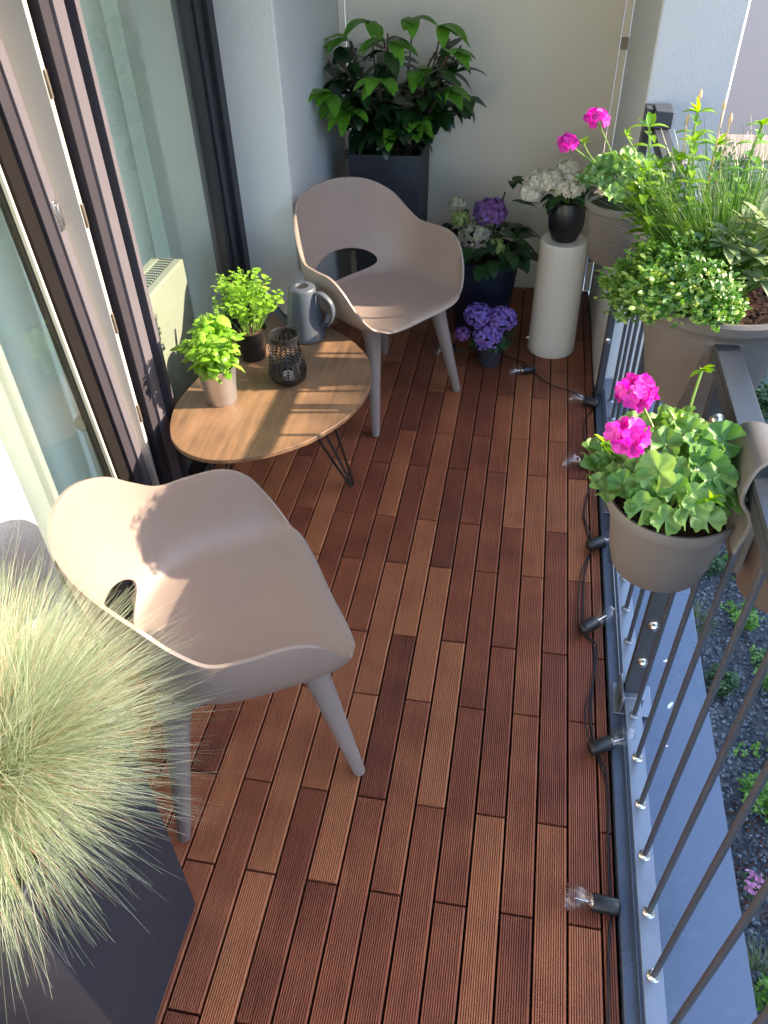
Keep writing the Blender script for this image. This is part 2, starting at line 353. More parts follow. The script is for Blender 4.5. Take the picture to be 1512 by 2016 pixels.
# ------------------------------------------------------------------ building walls
w1 = MB().box(-1.45, -1.10, -3.0, 1.235, 0.05, 2.6); w1.box(-1.45, -1.12, -3.0, 1.235, -0.1, 0.049)
o = w1.build('facade_wall', M['stucco'], bevel=0.006); tag(o, 'sunlit white stucco wall behind the near chair, left of the glass doors', 'wall')
MB().box(-1.119, -1.095, -1.0, 1.235, -0.02, 0.17).build('plinth', M['gasket'], o)
o = MB().box(-1.45, -0.90, 2.93, 4.25, -0.1, 2.6).build('pilaster', M['stucco_grey'], bevel=0.006)
tag(o, 'grey stucco wall pier between glass doors and divider panel, behind far chair', 'wall')
o = MB().box(0.338, 0.595, 2.93, 4.25, -0.25, 2.6).build('pillar', M['stucco_grey'], bevel=0.008)
tag(o, 'tall grey stucco pillar at the far end of the railing', 'pillar')
tag(MB().box(-1.45, 0.65, -3.0, 4.25, 2.6, 2.85).build('balcony_ceiling', M['stucco'], bevel=0.006), 'white slab of the balcony above', 'ceiling')
tag(MB().box(-1.45, 0.60, -1.0, 4.25, -0.4, -0.102).build('balcony_slab', M['stucco_grey']), 'concrete slab carrying the balcony', 'slab')
tag(MB().box(-1.40, 0.55, -3.0, 4.2, -1.6, -0.402).build('lower_facade', M['stucco_grey']), 'rendered base wall under the balcony', 'wall')
dv = thing('divider_panel', 'tall beige divider panel closing the far end of the balcony', 'partition', (0, 3.87, 0))
MB().box(-0.868, 0.302, 0, 0.02, -0.06, 2.58).build('panel', M['panel'], dv)
for x0, x1 in ((-0.898, -0.872), (0.306, 0.334)):
    MB().box(x0, x1, -0.012, 0.012, 0.001, 2.59).build('edge_profile', M['cream'], dv, bevel=0.002)
    for z in (0.18, 0.63 if x0 < 0 else 1.1, 2.0):
        MB().box(x0 - 0.001, x1 + 0.001, -0.019, -0.0125, z - 0.022, z + 0.022).build('clip', M['clip'], dv, bevel=0.001)

# ------------------------------------------------------------------ glass door
dr = thing('glass_door', 'anthracite framed balcony door, its near leaf tilted open beside fixed glass', 'door', (-1.10, 1.235, 0))
def db(name, mat, x0, x1, y0, y1, z0, z1, par=dr, bev=0.0015):
    return MB().box(x0, x1, y0 - 1.235, y1 - 1.235, z0, z1).build(name, mat, par, bevel=bev)
ZT = 2.34
fr = db('frame', M['frame'], -0.10, -0.02, 2.80, 2.93, 0.0, ZT)
MB().box(-0.04, -0.005, 2.87 - 1.235, 2.926 - 1.235, 0.0, ZT).build('frame_step', M['frame'], fr, bevel=0.0015)
MB().box(-0.075, -0.028, 2.762 - 1.235, 2.799 - 1.235, 0.1, ZT).build('glazing_bead', M['frame'], fr, bevel=0.0015)
mu = db('mullion', M['frame_lit'], -0.10, 0.006, 1.906, 1.954, 0.0, ZT)
MB().box(-0.09, -0.004, 1.864 - 1.235, 1.9055 - 1.235, 0.0, ZT).build('mullion_step', M['dkframe'], mu, bevel=0.001)
MB().box(-0.10, -0.030, 1.834 - 1.235, 1.8635 - 1.235, 0.0, ZT).build('seal', M['gasket'], mu)
MB().box(-0.10, -0.014, 1.818 - 1.235, 1.8335 - 1.235, 0.057, ZT).build('jamb', M['jamb'], mu, bevel=0.002)
MB().box(-0.22, -0.101, 1.818 - 1.235, 1.86 - 1.235, 0.03, ZT).build('inner_jamb', M['whiteplastic'], mu, bevel=0.002)
for z in (0.45, 0.75, 1.05, 1.35): MB().box(-0.0135, -0.008, 1.820 - 1.235, 1.828 - 1.235, z, z + 0.06).build('striker_plate', M['clip'], mu, bevel=0.001)
MB().box(-0.09, -0.045, 1.9545 - 1.235, 2.035 - 1.235, 0.0, ZT).build('recess', M['gasket'], mu)
MB().box(-0.06, -0.012, 2.0355 - 1.235, 2.057 - 1.235, 0.0, ZT).build('glazing_bead', M['frame_lit'], mu, bevel=0.001)
db('bottom_rail', M['frame'], -0.09, -0.012, 2.037, 2.761, 0.0, 0.10)
db('top_rail', M['frame'], -0.10, 0.0, 1.235, 2.93, ZT + 0.001, ZT + 0.07)
db('threshold', M['frame'], -0.12, -0.002, 1.235, 1.842, -0.02, 0.055)
db('fixed_pane', M['glass'], -0.050, -0.046, 2.030, 2.768, 0.09, ZT, bev=0)
lf = bpy.data.objects.new('tilted_leaf', None); col.objects.link(lf); lf.parent = dr; lf.location = (-0.01, 0, 0.06); lf.rotation_euler = (0, -R_(2.7), 0)
def lb(name, mat, x0, x1, y0, y1, z0, z1, bev=0.0015): return MB().box(x0, x1, y0 - 1.235, y1 - 1.235, z0, z1).build(name, mat, lf, bevel=bev)
lb('stile', M['frame_lit'], -0.07, 0.004, 1.762, 1.792, 0.0, 2.26)
lb('inner_stile', M['gasket'], -0.068, -0.016, 1.671, 1.721, 0.0, 2.26)
lb('stile_step', M['dkframe'], -0.06, -0.004, 1.722, 1.761, 0.001, 2.259)
lb('bottom_rail', M['frame'], -0.07, -0.002, 1.25, 1.670, 0.0, 0.085)
lb('inner_profile', M['whiteplastic'], -0.10, -0.030, 1.7925, 1.8165, 0.0, 2.26)
lb('stile', M['gasket'], -0.07, -0.01, 1.236, 1.249, 0.0, 2.26)
lb('pane', M['glass'], -0.042, -0.038, 1.25, 1.672, 0.086, 2.26, bev=0)
lb('edge_trim', M['cream'], -0.037, -0.025, 1.662, 1.670, 0.086, 2.26)
h = MB().box(-0.01, 0.009, 0.53, 0.552, 1.0, 1.075); h.box(0.0045, 0.016, 0.535, 0.547, 1.01, 1.065); h.build('latch', M['bolt'], lf, bevel=0.002)
tag(MB().box(-1.45, -1.10, 1.236, 2.929, ZT + 0.072, 2.599).build('lintel', M['stucco']), 'white wall strip over the glass doors', 'wall')
# room behind the glass
rm = MB(); rm.box(-4.6, -4.5, -1, 5, 0, 0.5); rm.box(-4.5, -1.46, 3.2, 3.3, 0, 2.6); rm.box(-4.6, -1.46, -1, 5, 2.6, 2.7)
tag(rm.build('room_walls', M['roomwall'], smooth=False), kind='structure')
tag(MB().box(-4.5, -1.222, -0.9, 3.2, -0.1, 0.0).build('room_floor', M['roomfloor'], smooth=False), kind='structure')
def curtain(label, x, y0, y1, z0, z1, amp, n):
    v = []; f = []; cols_ = n * 14
    for i in range(cols_ + 1):
        t = i / cols_; y = y0 + (y1 - y0) * t
        ph = t * n * 2 * math.pi; dx = amp * (math.sin(ph) + 0.35 * math.sin(2.3 * ph + 1)); dy = 0.012 * math.sin(2 * ph + .5)
        v += [(x + dx * 0.8, y + dy, z0), (x + dx, y + dy, (z0 + z1) / 2), (x + dx * 0.9, y, z1)]
        if i: a = 3 * (i - 1); f += [(a, a + 3, a + 4, a + 1), (a + 1, a + 4, a + 5, a + 2)]
    o = MB().add(v, f).build('curtain', M['curtain']); 
    return tag(o, label, 'curtain')
curtain('white curtain in soft folds behind the tilted door leaf', -1.36, 0.75, 1.95, 0.10, 2.4, 0.035, 6)
curtain('grey white curtain gathered behind the fixed glass, above the radiator', -1.49, 2.46, 3.12, 0.05, 2.4, 0.028, 4)
rd = thing('radiator', 'white panel radiator behind the fixed glass', 'radiator', (-1.34, 1.95, 0))
MB().box(0.03, 0.07, 0, 0.72, 0.12, 0.60).build('panel', M['enamel'], rd, bevel=0.008)
MB().box(-0.06, -0.02, 0, 0.72, 0.12, 0.60).build('panel', M['enamel'], rd, bevel=0.008)
g = MB()
for k in range(36): g.box(-0.0195, 0.0295, 0.005 + k * 0.02, 0.013 + k * 0.02, 0.59, 0.6)
g.build('top_grille', M['enamel'], rd, smooth=False)
MB().lathe([(0.024, 0), (0.026, 0.01), (0.026, 0.06), (0.02, 0.07)], 24, c=(0.10, -0.17, 0.50), rot=Matrix.Rotation(R_(90), 3, 'X')).build('thermostat', M['enamel'], rd)
p_ = MB(); p_.tube([(0.05, 0.0, 0.5), (0.05, -0.1, 0.5), (0.06, -0.16, 0.5)], 0.008); p_.tube([(0.05, -0.14, 0.5), (0.05, -0.14, 0.0)], 0.008); p_.lathe([(0.028, 0.0), (0.028, 0.012), (0.02, 0.014)], 20, c=(0.05, -0.14, 0.001)); p_.build('pipe', M['enamel'], rd)

# ------------------------------------------------------------------ sill sheet and railing
sl = thing('edge_flashing', 'blue grey sheet metal ledge running outside the railing base', 'ledge', (0.335, -1, 0))
s_ = MB(); s_.box(0.0, 0.034, 0, 3.925, -0.10, 0.018); s_.build('upstand', M['sill'], sl, bevel=0.003)
MB().box(0.0345, 0.262, 0, 3.925, -0.10, 0.006).build('sheet', M['sill'], sl, bevel=0.002)
MB().box(0.2585, 0.262, 0, 3.925, -0.22, -0.101).build('drip_edge', M['sill'], sl)
RX = 0.388
rl = thing('railing', 'dark steel balcony railing with thin round bars', 'railing', (RX, 0, 0))
MB().box(-0.0215, 0.0235, -0.9, 2.90, 1.040, 1.052).build('top_rail', M['steel_dark'], rl, bevel=0.0015)
tr2 = MB(); tr2.box(-0.0215, -0.0155, -0.9, 2.90, 1.012, 1.0395); tr2.build('rail_lip', M['steel_dark'], rl)
MB().box(-0.021, 0.020, -0.9, 2.92, 0.050, 0.058).build('bottom_rail', M['galv'], rl, bevel=0.001)
for k in range(-11, 19):
    y = 0.645 + 0.1237 * k
    if abs(y - 1.345) < 0.03 or y > 2.85: continue
    b = MB(); b.tube([(0, y, 0.05), (0, y, 1.0395)], 0.0062, 12); b_ = b.build('baluster', M['steel_dark'], rl)
    MB().lathe([(0.013, 0.0582), (0.013, 0.0605), (0.009, 0.063), (0.007, 0.066)], 16, c=(0, y, 0)).build('collar', M['bolt'] if k < 5 else M['galv'], b_)
def post(y0):
    p = MB(); p.box(-0.021, 0.021, y0, y0 + 0.008, 0.02, 1.039); o1 = p.build('post', M['steel_dark'], rl, bevel=0.001)
    p = MB(); p.box(-0.021, 0.021, y0 + 0.016, y0 + 0.024, 0.02, 1.039); p.build('post', M['steel_dark'], rl, bevel=0.001)
    for z in (0.19, 0.33, 0.93):
        MB().lathe([(0.015, 0), (0.015, 0.002), (0.0105, 0.004), (0.0105, 0.010), (0.007, 0.014), (0.002, 0.0155)], 18, c=(0.002, y0, z), rot=Matrix.Rotation(R_(90), 3, 'X')).build('bolt', M['bolt'], o1)
    br = MB(); br.box(-0.030, 0.030, y0 - 0.020, y0 - 0.0005, 0.0185, 0.060); br.box(-0.045, 0.055, y0 - 0.045, y0 + 0.055, 0.0185, 0.024)
    br.box(-0.030, -0.024, y0 - 0.04, y0 + 0.05, 0.024, 0.075); br.build('base_bracket', M['galv'], rl, bevel=0.002)
post(1.335); post(2.15)
e_ = MB(); e_.box(-0.05, -0.026, 2.85, 2.915, 0.02, 1.10); eo = e_.build('end_post', M['steel_dark'], rl, bevel=0.002)
MB().box(-0.0255, 0.03, 2.80, 2.90, 1.053, 1.105).build('end_cap', M['steel_dark'], rl, bevel=0.003)
for z in (0.27, 0.42, 0.6): MB().lathe([(0.012, 0), (0.011, 0.004), (0.004, 0.007)], 16, c=(-0.04, 2.85, z), rot=Matrix.Rotation(R_(90), 3, 'X')).build('bolt', M['bolt'], eo)
for (x, y, a, l, ww, lab) in ((0.50, 1.50, 0.5, .022, .010, 'ragged white bird dropping on the metal ledge, the farthest of three'), (0.497, 1.35, 1.0, .034, .008, 'long white bird dropping on the metal ledge, the biggest'), (0.475, 1.22, 0.2, .010, .006, 'tiny white bird dropping on the metal ledge, nearest the camera')):
    v = []
    for k in range(10):
        t = 2 * math.pi * k / 10; r = 1 + rnd(-.25, .25); u, q = l / 2 * math.cos(t) * r, ww / 2 * math.sin(t) * r
        v.append((x + u * math.cos(a) - q * math.sin(a), y + u * math.sin(a) + q * math.cos(a), 0.0068))
    tag(MB().add(v, [tuple(range(10))]).build('bird_dropping', M['whiteplastic'], smooth=False), lab, 'droppings', 'bird droppings on the ledge')

# ------------------------------------------------------------------ chairs
CT = [(.185, 0, .250, 0, .420), (.185, .10, .252, .105, .422), (.18, .155, .247, .180, .431), (.168, .185, .229, .235, .462), (.148, .198, .198, .275, .523),
      (.12, .203, .152, .298, .596), (.07, .205, .092, .303, .631), (0, .200, .01, .302, .634), (-.06, .188, -.062, .292, .637), (-.11, .163, -.115, .274, .678),
      (-.142, .125, -.168, .241, .736), (-.163, .083, -.228, .178, .780), (-.174, .04, -.268, .095, .799), (-.177, 0, -.283, 0, .803)]
def chair_shell_mesh():
    full = CT + [(a, -b, c, -d, e) for a, b, c, d, e in reversed(CT[1:-1])]
    m = len(full); arr = np.array(full)
    def ctl(u):
        i = int(math.floor(u)); t = u - i; a, b, c, d = (arr[(i + k) % m] for k in (-1, 0, 1, 2))
        return 0.5 * ((2 * b) + (c - a) * t + (2 * a - 5 * b + 4 * c - d) * t * t + (3 * b - a - 3 * c + d) * t ** 3)
    def P(u, v):
        bx, by, rx, ry, rz = ctl(u % m)
        if v <= 0:
            t = 1 + v; return Vector((0.02 + (bx - 0.02) * t, by * t, 0.412 + 0.016 * t * t))
        z0 = 0.428; h = rz - z0
        B = np.array((bx, by, z0)); Rr = np.array((rx, ry, rz))
        K = np.array((bx + (rx - bx) * 0.62, by + (ry - by) * 0.62, z0 + 0.006)); K2 = np.array((bx + (rx - bx) * 0.93, by + (ry - by) * 0.93, z0 + h * 0.42 + (0.010 if h < .03 else 0)))
        a = 1 - v; q = a ** 3 * B + 3 * a * a * v * K + 3 * a * v * v * K2 + v ** 3 * Rr
        return Vector(q)
    SB = 9; NU, NI, NO = m * SB, 12, 40
    uc, vc, au, av = 13.0, 0.33, 2.55, 0.18
    rows = [-(1 - (k / NI)) for k in range(3, NI)] + [k / NO for k in range(NO + 1)]
    V = []; idx = {}
    def inside(u, v): return ((u - uc) / au) ** 2 + ((v - vc) / av) ** 2 < 1
    uv = {}
    for j, v in enumerate(rows):
        for i in range(NU): uv[(i, j)] = [i / SB, v]
    faces = []
    dead = set()
    for j in range(len(rows) - 1):
        for i in range(NU):
            q = [(i, j), ((i + 1) % NU, j), ((i + 1) % NU, j + 1), (i, j + 1)]
            cu = (i + .5) / SB; cv = (rows[j] + rows[j + 1]) / 2
            if inside(cu, cv): dead.add((i, j)); continue
            faces.append(q)
    live = set(k for q in faces for k in q); edge = set()
    for (i, j) in dead:
        for k in ((i, j), ((i + 1) % NU, j), ((i + 1) % NU, j + 1), (i, j + 1)):
            if k in live: edge.add(k)
    for k in edge:
        u, v = uv[k]; du, dv_ = (u - uc) / au, (v - vc) / av; r = math.hypot(du, dv_) or 1
        uv[k] = [uc + du / r * au, vc + dv_ / r * av]
    for k in sorted(live): idx[k] = len(V); V.append(P(*uv[k]))
    F = [tuple(idx[k] for k in q) for q in faces] + [tuple(idx[(i, 0)] for i in reversed(range(NU)))]
    return V, F
def make_chair(label, loc, rz):
    t = thing('armchair', label, 'chair', loc, rz, 'taupe plastic bucket armchairs')
    V, F = chair_shell_mesh()
    s = MB().add(V, F).build('seat_shell', M['taupe'], t, angle=180)
    so = s.modifiers.new('thick', 'SOLIDIFY'); so.thickness = 0.008; so.offset = -1
    bv = s.modifiers.new('rim', 'BEVEL'); bv.width = 0.003; bv.segments = 3; bv.limit_method = 'ANGLE'; bv.angle_limit = R_(60)
    MB().lathe([(.0001, 0), (.0032, 0)], 14, c=(.03, 0, .4135), caps=(False, False)).build('drain_hole', M['under'], t)
    for sx in (1, -1):
        for sy in (1, -1):
            a = Vector((0.150 * sx, 0.165 * sy, 0.412)); b = Vector((0.2235 * sx, 0.2335 * sy, 0.0))
            pts = [a.lerp(b, q) for q in (0, 0.05, 0.12, 0.25, 0.6, 0.97, 1.0)]
            MB().tube(pts, [0.044, 0.036, 0.031, 0.028, 0.0225, 0.0165, 0.0145], 18).build('leg', M['taupe_leg'], t)
    f = MB()
    for a, b in (((.15, .165), (-.15, .165)), ((.15, -.165), (-.15, -.165)), ((.15, .165), (.15, -.165)), ((-.15, .165), (-.15, -.165))):
        P0 = [Vector((a[0] + (b[0] - a[0]) * q, a[1] + (b[1] - a[1]) * q, 0.397 + 0.010 * math.sin(math.pi * q))) for q in [k / 8 for k in range(9)]]
        f.tube(P0, [0.021 - 0.006 * math.sin(math.pi * k / 8) for k in range(9)], 10)
    f.build('seat_frame', M['taupe_leg'], t)
    return t
near = make_chair('taupe plastic armchair in the foreground beside the ornamental grass, half in sun', (-0.604, 1.107, 0), math.atan2(.53, .85))
far = bpy.data.objects.new('armchair', None); col.objects.link(far)
far.location = (-0.553, 2.788, 0); far.rotation_euler = (0, 0, math.atan2(-.60, .80))
far['label'] = 'taupe plastic armchair in the far corner, in front of the tall dark planter'; far['category'] = 'chair'; far['group'] = 'taupe plastic bucket armchairs'
for ch in list(near.children):
    c = ch.copy(); col.objects.link(c); c.parent = far

# ------------------------------------------------------------------ coffee table and what stands on it
TZ = 0.42
tb = thing('coffee_table', 'low oak effect coffee table with rounded triangular top and black hairpin legs', 'table', (-0.77, 2.12, 0))
OUT = [(-1.026, 1.825), (-1.049, 1.888), (-1.065, 1.991), (-1.047, 2.168), (-1.01, 2.42), (-0.965, 2.60), (-0.917, 2.636), (-0.84, 2.612), (-0.708, 2.556), (-0.593, 2.463), (-0.513, 2.357),
       (-0.473, 2.243), (-0.466, 2.117), (-0.495, 1.995), (-0.552, 1.891), (-0.613, 1.819), (-0.704, 1.752), (-0.80, 1.714), (-0.877, 1.708), (-0.95, 1.735), (-1.0, 1.78)]
ol = crom([(x + 0.77, y - 2.12, 0) for x, y in OUT], 5, closed=True); n = len(ol)
cx = sum(p.x for p in ol) / n; cy = sum(p.y for p in ol) / n
tt = MB(); v = []
for s_, z in ((0.985, TZ - 0.018), (1.0, TZ - 0.014), (1.0, TZ - 0.002), (0.996, TZ)):
    v += [(cx + (p.x - cx) * s_, cy + (p.y - cy) * s_, z) for p in ol]
sgn = sum(ol[i].x * ol[(i + 1) % n].y - ol[(i + 1) % n].x * ol[i].y for i in range(n)) > 0
f = []
for r in range(3):
    for i in range(n): f.append((r * n + i, r * n + (i + 1) % n, (r + 1) * n + (i + 1) % n, (r + 1) * n + i))
f += [tuple(range(3 * n, 4 * n)), tuple(reversed(range(n)))]
if not sgn: f = [tuple(reversed(q)) for q in f]
tt.add(v, f).build('table_top', M['table'], tb, angle=30)
def hairpin(foot, top, spread):
    fx, fy = foot[0] + .77, foot[1] - 2.12; tx, ty = top[0] + .77, top[1] - 2.12
    d = Vector((spread[0], spread[1], 0)); q = Vector((-d.y, d.x, 0)) * 0.35
    m = MB(); F_ = Vector((fx, fy, 0.006)); T = Vector((tx, ty, TZ - 0.02))
    for s_ in (1, -1, 0):
        off = d * s_ if s_ else q * 2
        m.tube([T + off, F_ + off * 0.16 + Vector((0, 0, 0.012)), F_], 0.0045, 8)
    m.box(T.x - .05, T.x + .05, T.y - .05, T.y + .05, TZ - 0.0215, TZ - 0.0185)
    m.build('leg', M['blackmetal'], tb)
hairpin((-0.544, 2.138), (-0.66, 2.10), (0.045, 0.03)); hairpin((-0.93, 1.80), (-0.88, 1.88), (0.05, -0.02)); hairpin((-0.93, 2.56), (-0.90, 2.44), (0.04, 0.04))

def lathe_pot(name, prof_out, wall, mat, par, loc=(0, 0, 0)):
    top = prof_out[-1]; inner = [(max(0.004, r - wall), z) for r, z in reversed(prof_out) if z > prof_out[0][1] + wall]
    prof = list(prof_out) + [(inner[0][0], top[1])] + inner[1:] + [(0.004, inner[-1][1])]
    return MB().lathe(prof, 56, c=loc, caps=(True, True)).build(name, mat, par, angle=35)
def soil(par, r, z, n=60, mat='soil'):
    o = MB().lathe([(r, z), (r * 0.6, z + 0.004), (0.01, z + 0.007)], 32, caps=(False, True)).build('soil', M['soil'], par)
    m = MB()
    for k in range(n):
        a = rnd(0, 6.283); q = r * math.sqrt(rnd(0, .95)); s_ = rnd(.003, .008); x, y = q * math.cos(a), q * math.sin(a)
        b = Vector((x, y, z + 0.0065)); u = rdir(-.4, .4); w_ = u.cross(Vector((0, 0, 1))).normalized(); h_ = Vector((0, 0, .4))
        e = [u * s_ * rnd(1, 1.9), -u * s_ * rnd(1, 1.9), w_ * s_ * .7 + h_ * s_, -w_ * s_ * .7 + h_ * s_ * .6]
        m.add([b + e_ for e_ in e], [(0, 2, 3), (1, 3, 2), (0, 1, 2), (0, 3, 1)])
    m.build('bark_chips', M['chips'], o, smooth=False)
    return o

# basil in steel cup
pb = thing('potted_basil', 'bright green basil in a brushed steel cup on the coffee table', 'potted plant', (-0.925, 2.02, TZ))
lathe_pot('cup', [(0.046, 0), (0.048, 0.003), (0.061, 0.128), (0.063, 0.131)], 0.002, M['steelcup'], pb); soil(pb, 0.05, 0.11, 20)
def herb(par, name, mat, n_st, spread, H, Lr, Wr, per, z0, shape='ovate', droop=0.9, lean=(0, 0), r0=0.03, pet=False, stemr=0.0014, stm='stem', fold=0.25, nleaf=5, top_bias=0.35):
    lv = MB(); st = MB()
    for k in range(n_st):
        a = rnd(0, 6.283); rr = math.sqrt(rnd(0, 1)); b = Vector((r0 * rr * math.cos(a), r0 * rr * math.sin(a), z0))
        hh = H * rnd(.6, 1.05) * (1 - 0.28 * rr * rr)
        tip = Vector((spread * rr * math.cos(a) + lean[0] * hh, spread * rr * math.sin(a) + lean[1] * hh, z0 + hh))
        mid = b.lerp(tip, .5) + Vector((0, 0, hh * .12)) + rdir(-1, 1) * 0.008
        pts = crom([b, mid, tip], 4); st.tube(pts, stemr, 5, caps=False)
        for i in range(per):
            t = top_bias + (1 - top_bias) * (i + rnd(0, .6)) / per; t = min(t, 1)
            p = pts[min(len(pts) - 1, int(t * (len(pts) - 1)))]; q = pts[min(len(pts) - 1, int(t * (len(pts) - 1)) + 1)]; p = p.lerp(q, (t * (len(pts) - 1)) % 1)
            az = rnd(0, 6.283)
            for s_ in (0, math.pi):
                d = Vector((math.cos(az + s_), math.sin(az + s_), rnd(-.1, .75) if t < .95 else rnd(.5, 1.3)))
                sc = rnd(.65, 1.1) * (1.0 if t < .9 else .65)
                leaf(lv, p + d * 0.004, d, Vector((0, 0, 1)), rnd(*Lr) * sc, rnd(*Wr) * sc, droop * rnd(.5, 1.3), fold, nleaf, shape)
    if stm: st.build('stem', M[stm], par)
    return lv.build(name, M[mat], par, angle=180)
herb(pb, 'foliage', 'basil', 34, 0.112, 0.215, (.030, .060), (.020, .040), 7, 0.10, droop=1.5, fold=-0.35, top_bias=.2)
pp = thing('potted_parsley', 'leggy light green herb in a black pot behind the basil on the table', 'potted plant', (-0.905, 2.30, TZ))
lathe_pot('pot', [(0.042, 0), (0.044, 0.004), (0.058, 0.105), (0.060, 0.11)], 0.002, M['blackceramic'], pp); soil(pp, 0.052, 0.095, 15)
herb(pp, 'foliage', 'parsley', 40, 0.130, 0.225, (.018, .030), (.015, .024), 6, 0.09, droop=0.6, fold=0.3, top_bias=.45)

# watering can
wc = thing('watering_can', 'small blue grey watering can with loop handle on the coffee table', 'watering can', (-0.757, 2.47, TZ), R_(-15))
wc.scale = (1.28, 1.28, 1.03)
MB().lathe([(0.052, 0), (0.055, 0.004), (0.053, 0.03), (0.041, 0.15), (0.037, 0.175), (0.036, 0.181), (0.033, 0.184), (0.018, 0.186), (0.017, 0.184), (0.016, 0.15)], 48, caps=(True, False)).build('body', M['canblue'], wc)
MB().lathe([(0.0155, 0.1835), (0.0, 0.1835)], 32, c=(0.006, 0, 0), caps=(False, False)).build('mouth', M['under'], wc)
MB().tube(crom([(-0.046, 0.0, 0.035), (-0.075, 0.0, 0.055), (-0.115, 0.004, 0.115), (-0.150, 0.006, 0.165)], 6), [0.013 - 0.0004 * k for k in range(19)], 16).build('spout', M['canblue'], wc)
MB().tube(crom([(0.034, 0, 0.165), (0.060, 0, 0.170), (0.086, 0, 0.145), (0.092, 0, 0.105), (0.078, 0, 0.065), (0.050, 0, 0.055)], 6), 0.0085, 12, flat=0.55).build('handle', M['canblue'], wc)

# lantern with herringbone cut-outs
ln = thing('lantern', 'black pierced metal lantern with herringbone pattern on the coffee table', 'lantern', (-0.74, 2.165, TZ))
ln.scale = (1.22, 1.22, 1.08)
def lr(z): # radius at height
    P_ = [(0, .036), (.012, .047), (.035, .0525), (.06, .050), (.10, .042), (.135, .0365), (.15, .0365)]
    for (a, b), (c, d) in zip(P_, P_[1:]):
        if z <= c: return b + (d - b) * (z - a) / (c - a)
    return P_[-1][1]
lw = MB(); NC = 20
def lp(a, z, o=0): r = lr(z) + o; return (r * math.cos(a), r * math.sin(a), z)
rows = 12; z0, z1 = 0.032, 0.140; dz = (z1 - z0) / rows
for c in range(NC):
    a0 = 2 * math.pi * c / NC; a1 = 2 * math.pi * (c + 1) / NC; up_ = dz * 1.0 if c % 2 else -dz * 1.0
    for r in range(rows + 1):
        z = z0 + r * dz; q = []
        for (a, zz) in ((a0, z), (a1, z + up_), (a1, z + up_ + dz * .38), (a0, z + dz * .38)):
            q.append((a, min(max(zz, z0 - .004), z1 + .004)))
        v = [lp(*x) for x in q] + [lp(*x, o=-.0012) for x in q]
        lw.add(v, [(0, 1, 2, 3), (7, 6, 5, 4), (0, 4, 5, 1), (2, 6, 7, 3)])
    w_ = 0.0042 / 0.045; v = [lp(a0 - w_ / 2, z0), lp(a0 + w_ / 2, z0), lp(a0 + w_ / 2, .09), lp(a0 + w_ / 2, z1), lp(a0 - w_ / 2, z1), lp(a0 - w_ / 2, .09)]
    lw.add(v, [(0, 1, 2, 5), (5, 2, 3, 4)])
lw.build('pierced_shade', M['blackmetal'], ln, smooth=False)
MB().lathe([(0.034, 0), (0.047, 0.012), (0.052, 0.033), (0.051, 0.033), (0.045, 0.012), (0.01, 0.003)], 40).build('base', M['blackmetal'], ln)
MB().lathe([(0.0368, 0.140), (0.0368, 0.152), (0.040, 0.156), (0.0395, 0.158), (0.0355, 0.155), (0.0355, 0.140)], 40, caps=(False, False)).build('rim', M['blackmetal'], ln)
MB().tube(crom([(0.026, -0.03, 0.145), (0.03, -0.045, 0.13), (-0.0, -0.056, 0.10), (-0.03, -0.045, 0.13), (-0.026, -0.03, 0.145)], 6), 0.0015, 6).build('handle', M['blackmetal'], ln)
tl = MB().lathe([(0.019, 0.005), (0.019, 0.025), (0.0185, 0.026), (0.0, 0.024)], 24, c=(-0.74, 2.165, TZ), caps=(True, False)).build('tea_light', M['whiteplastic'])
tag(tl, 'white tea light inside the black lantern', 'candle')

# ------------------------------------------------------------------ tall planters
def tall_planter(par, hw, hw0, H, mat):
    m = MB(); v = []
    for h_, z in ((hw0, 0), (hw, H), (hw - .012, H), (hw - .014, H - .06)):
        v += [(-h_, -h_, z), (h_, -h_, z), (h_, h_, z), (-h_, h_, z)]
    f = [(3, 2, 1, 0), (12, 13, 14, 15)]
    for r in range(3):
        for k in range(4): f.append((r * 4 + k, r * 4 + (k + 1) % 4, (r + 1) * 4 + (k + 1) % 4, (r + 1) * 4 + k))
    m.add(v, f); return m.build('planter_box', mat, par, bevel=0.004)
lp_ = thing('laurel_in_planter', 'big leafy cherry laurel in a tall slate grey planter behind the far chair', 'potted plant', (-0.635, 3.60, 0))
tall_planter(lp_, 0.158, 0.14, 0.755, M['planter']); MB().box(-.14, .14, -.14, .14, .70, .72).build('soil', M['soil'], lp_)
lv = MB(); nl = MB(); tw = MB()
for k in range(40):
    a = rnd(0, 6.283); rr = math.sqrt(rnd(0, 1)); b = Vector((.08 * rr * math.cos(a), .08 * rr * math.sin(a), .71)); hh = rnd(.12, .50)
    tip = b + Vector((.27 * rr * math.cos(a), .22 * rr * math.sin(a) - 0.02, hh)); pts = crom([b, b.lerp(tip, .5) + Vector((0, 0, .05)) + rdir(-1, 1) * .02, tip], 5)
    tw.tube(pts, 0.004, 6, caps=False)
    for i in range(10):
        t = rnd(.25, 1.0) ** .8; p = pts[int(t * (len(pts) - 1))]; az = rnd(0, 6.283)
        d = Vector((math.cos(az), math.sin(az) - .3, rnd(-.5, .5)))
        leaf(lv, p, d, Vector((0, 0, 1)), rnd(.07, .15), rnd(.045, .068), rnd(.1, 1.2), .22, 7, 'ell', .02)
for k in range(26): # drooping skirt of leaves over the rim
    a = rnd(0, 6.283); b = Vector((.14 * math.cos(a), .14 * math.sin(a) - .01, rnd(.74, .9)))
    leaf(lv, b, (math.cos(a), math.sin(a), -.4), (0, 0, 1), rnd(.07, .1), .042, 1.0, .2, 6, 'ell')
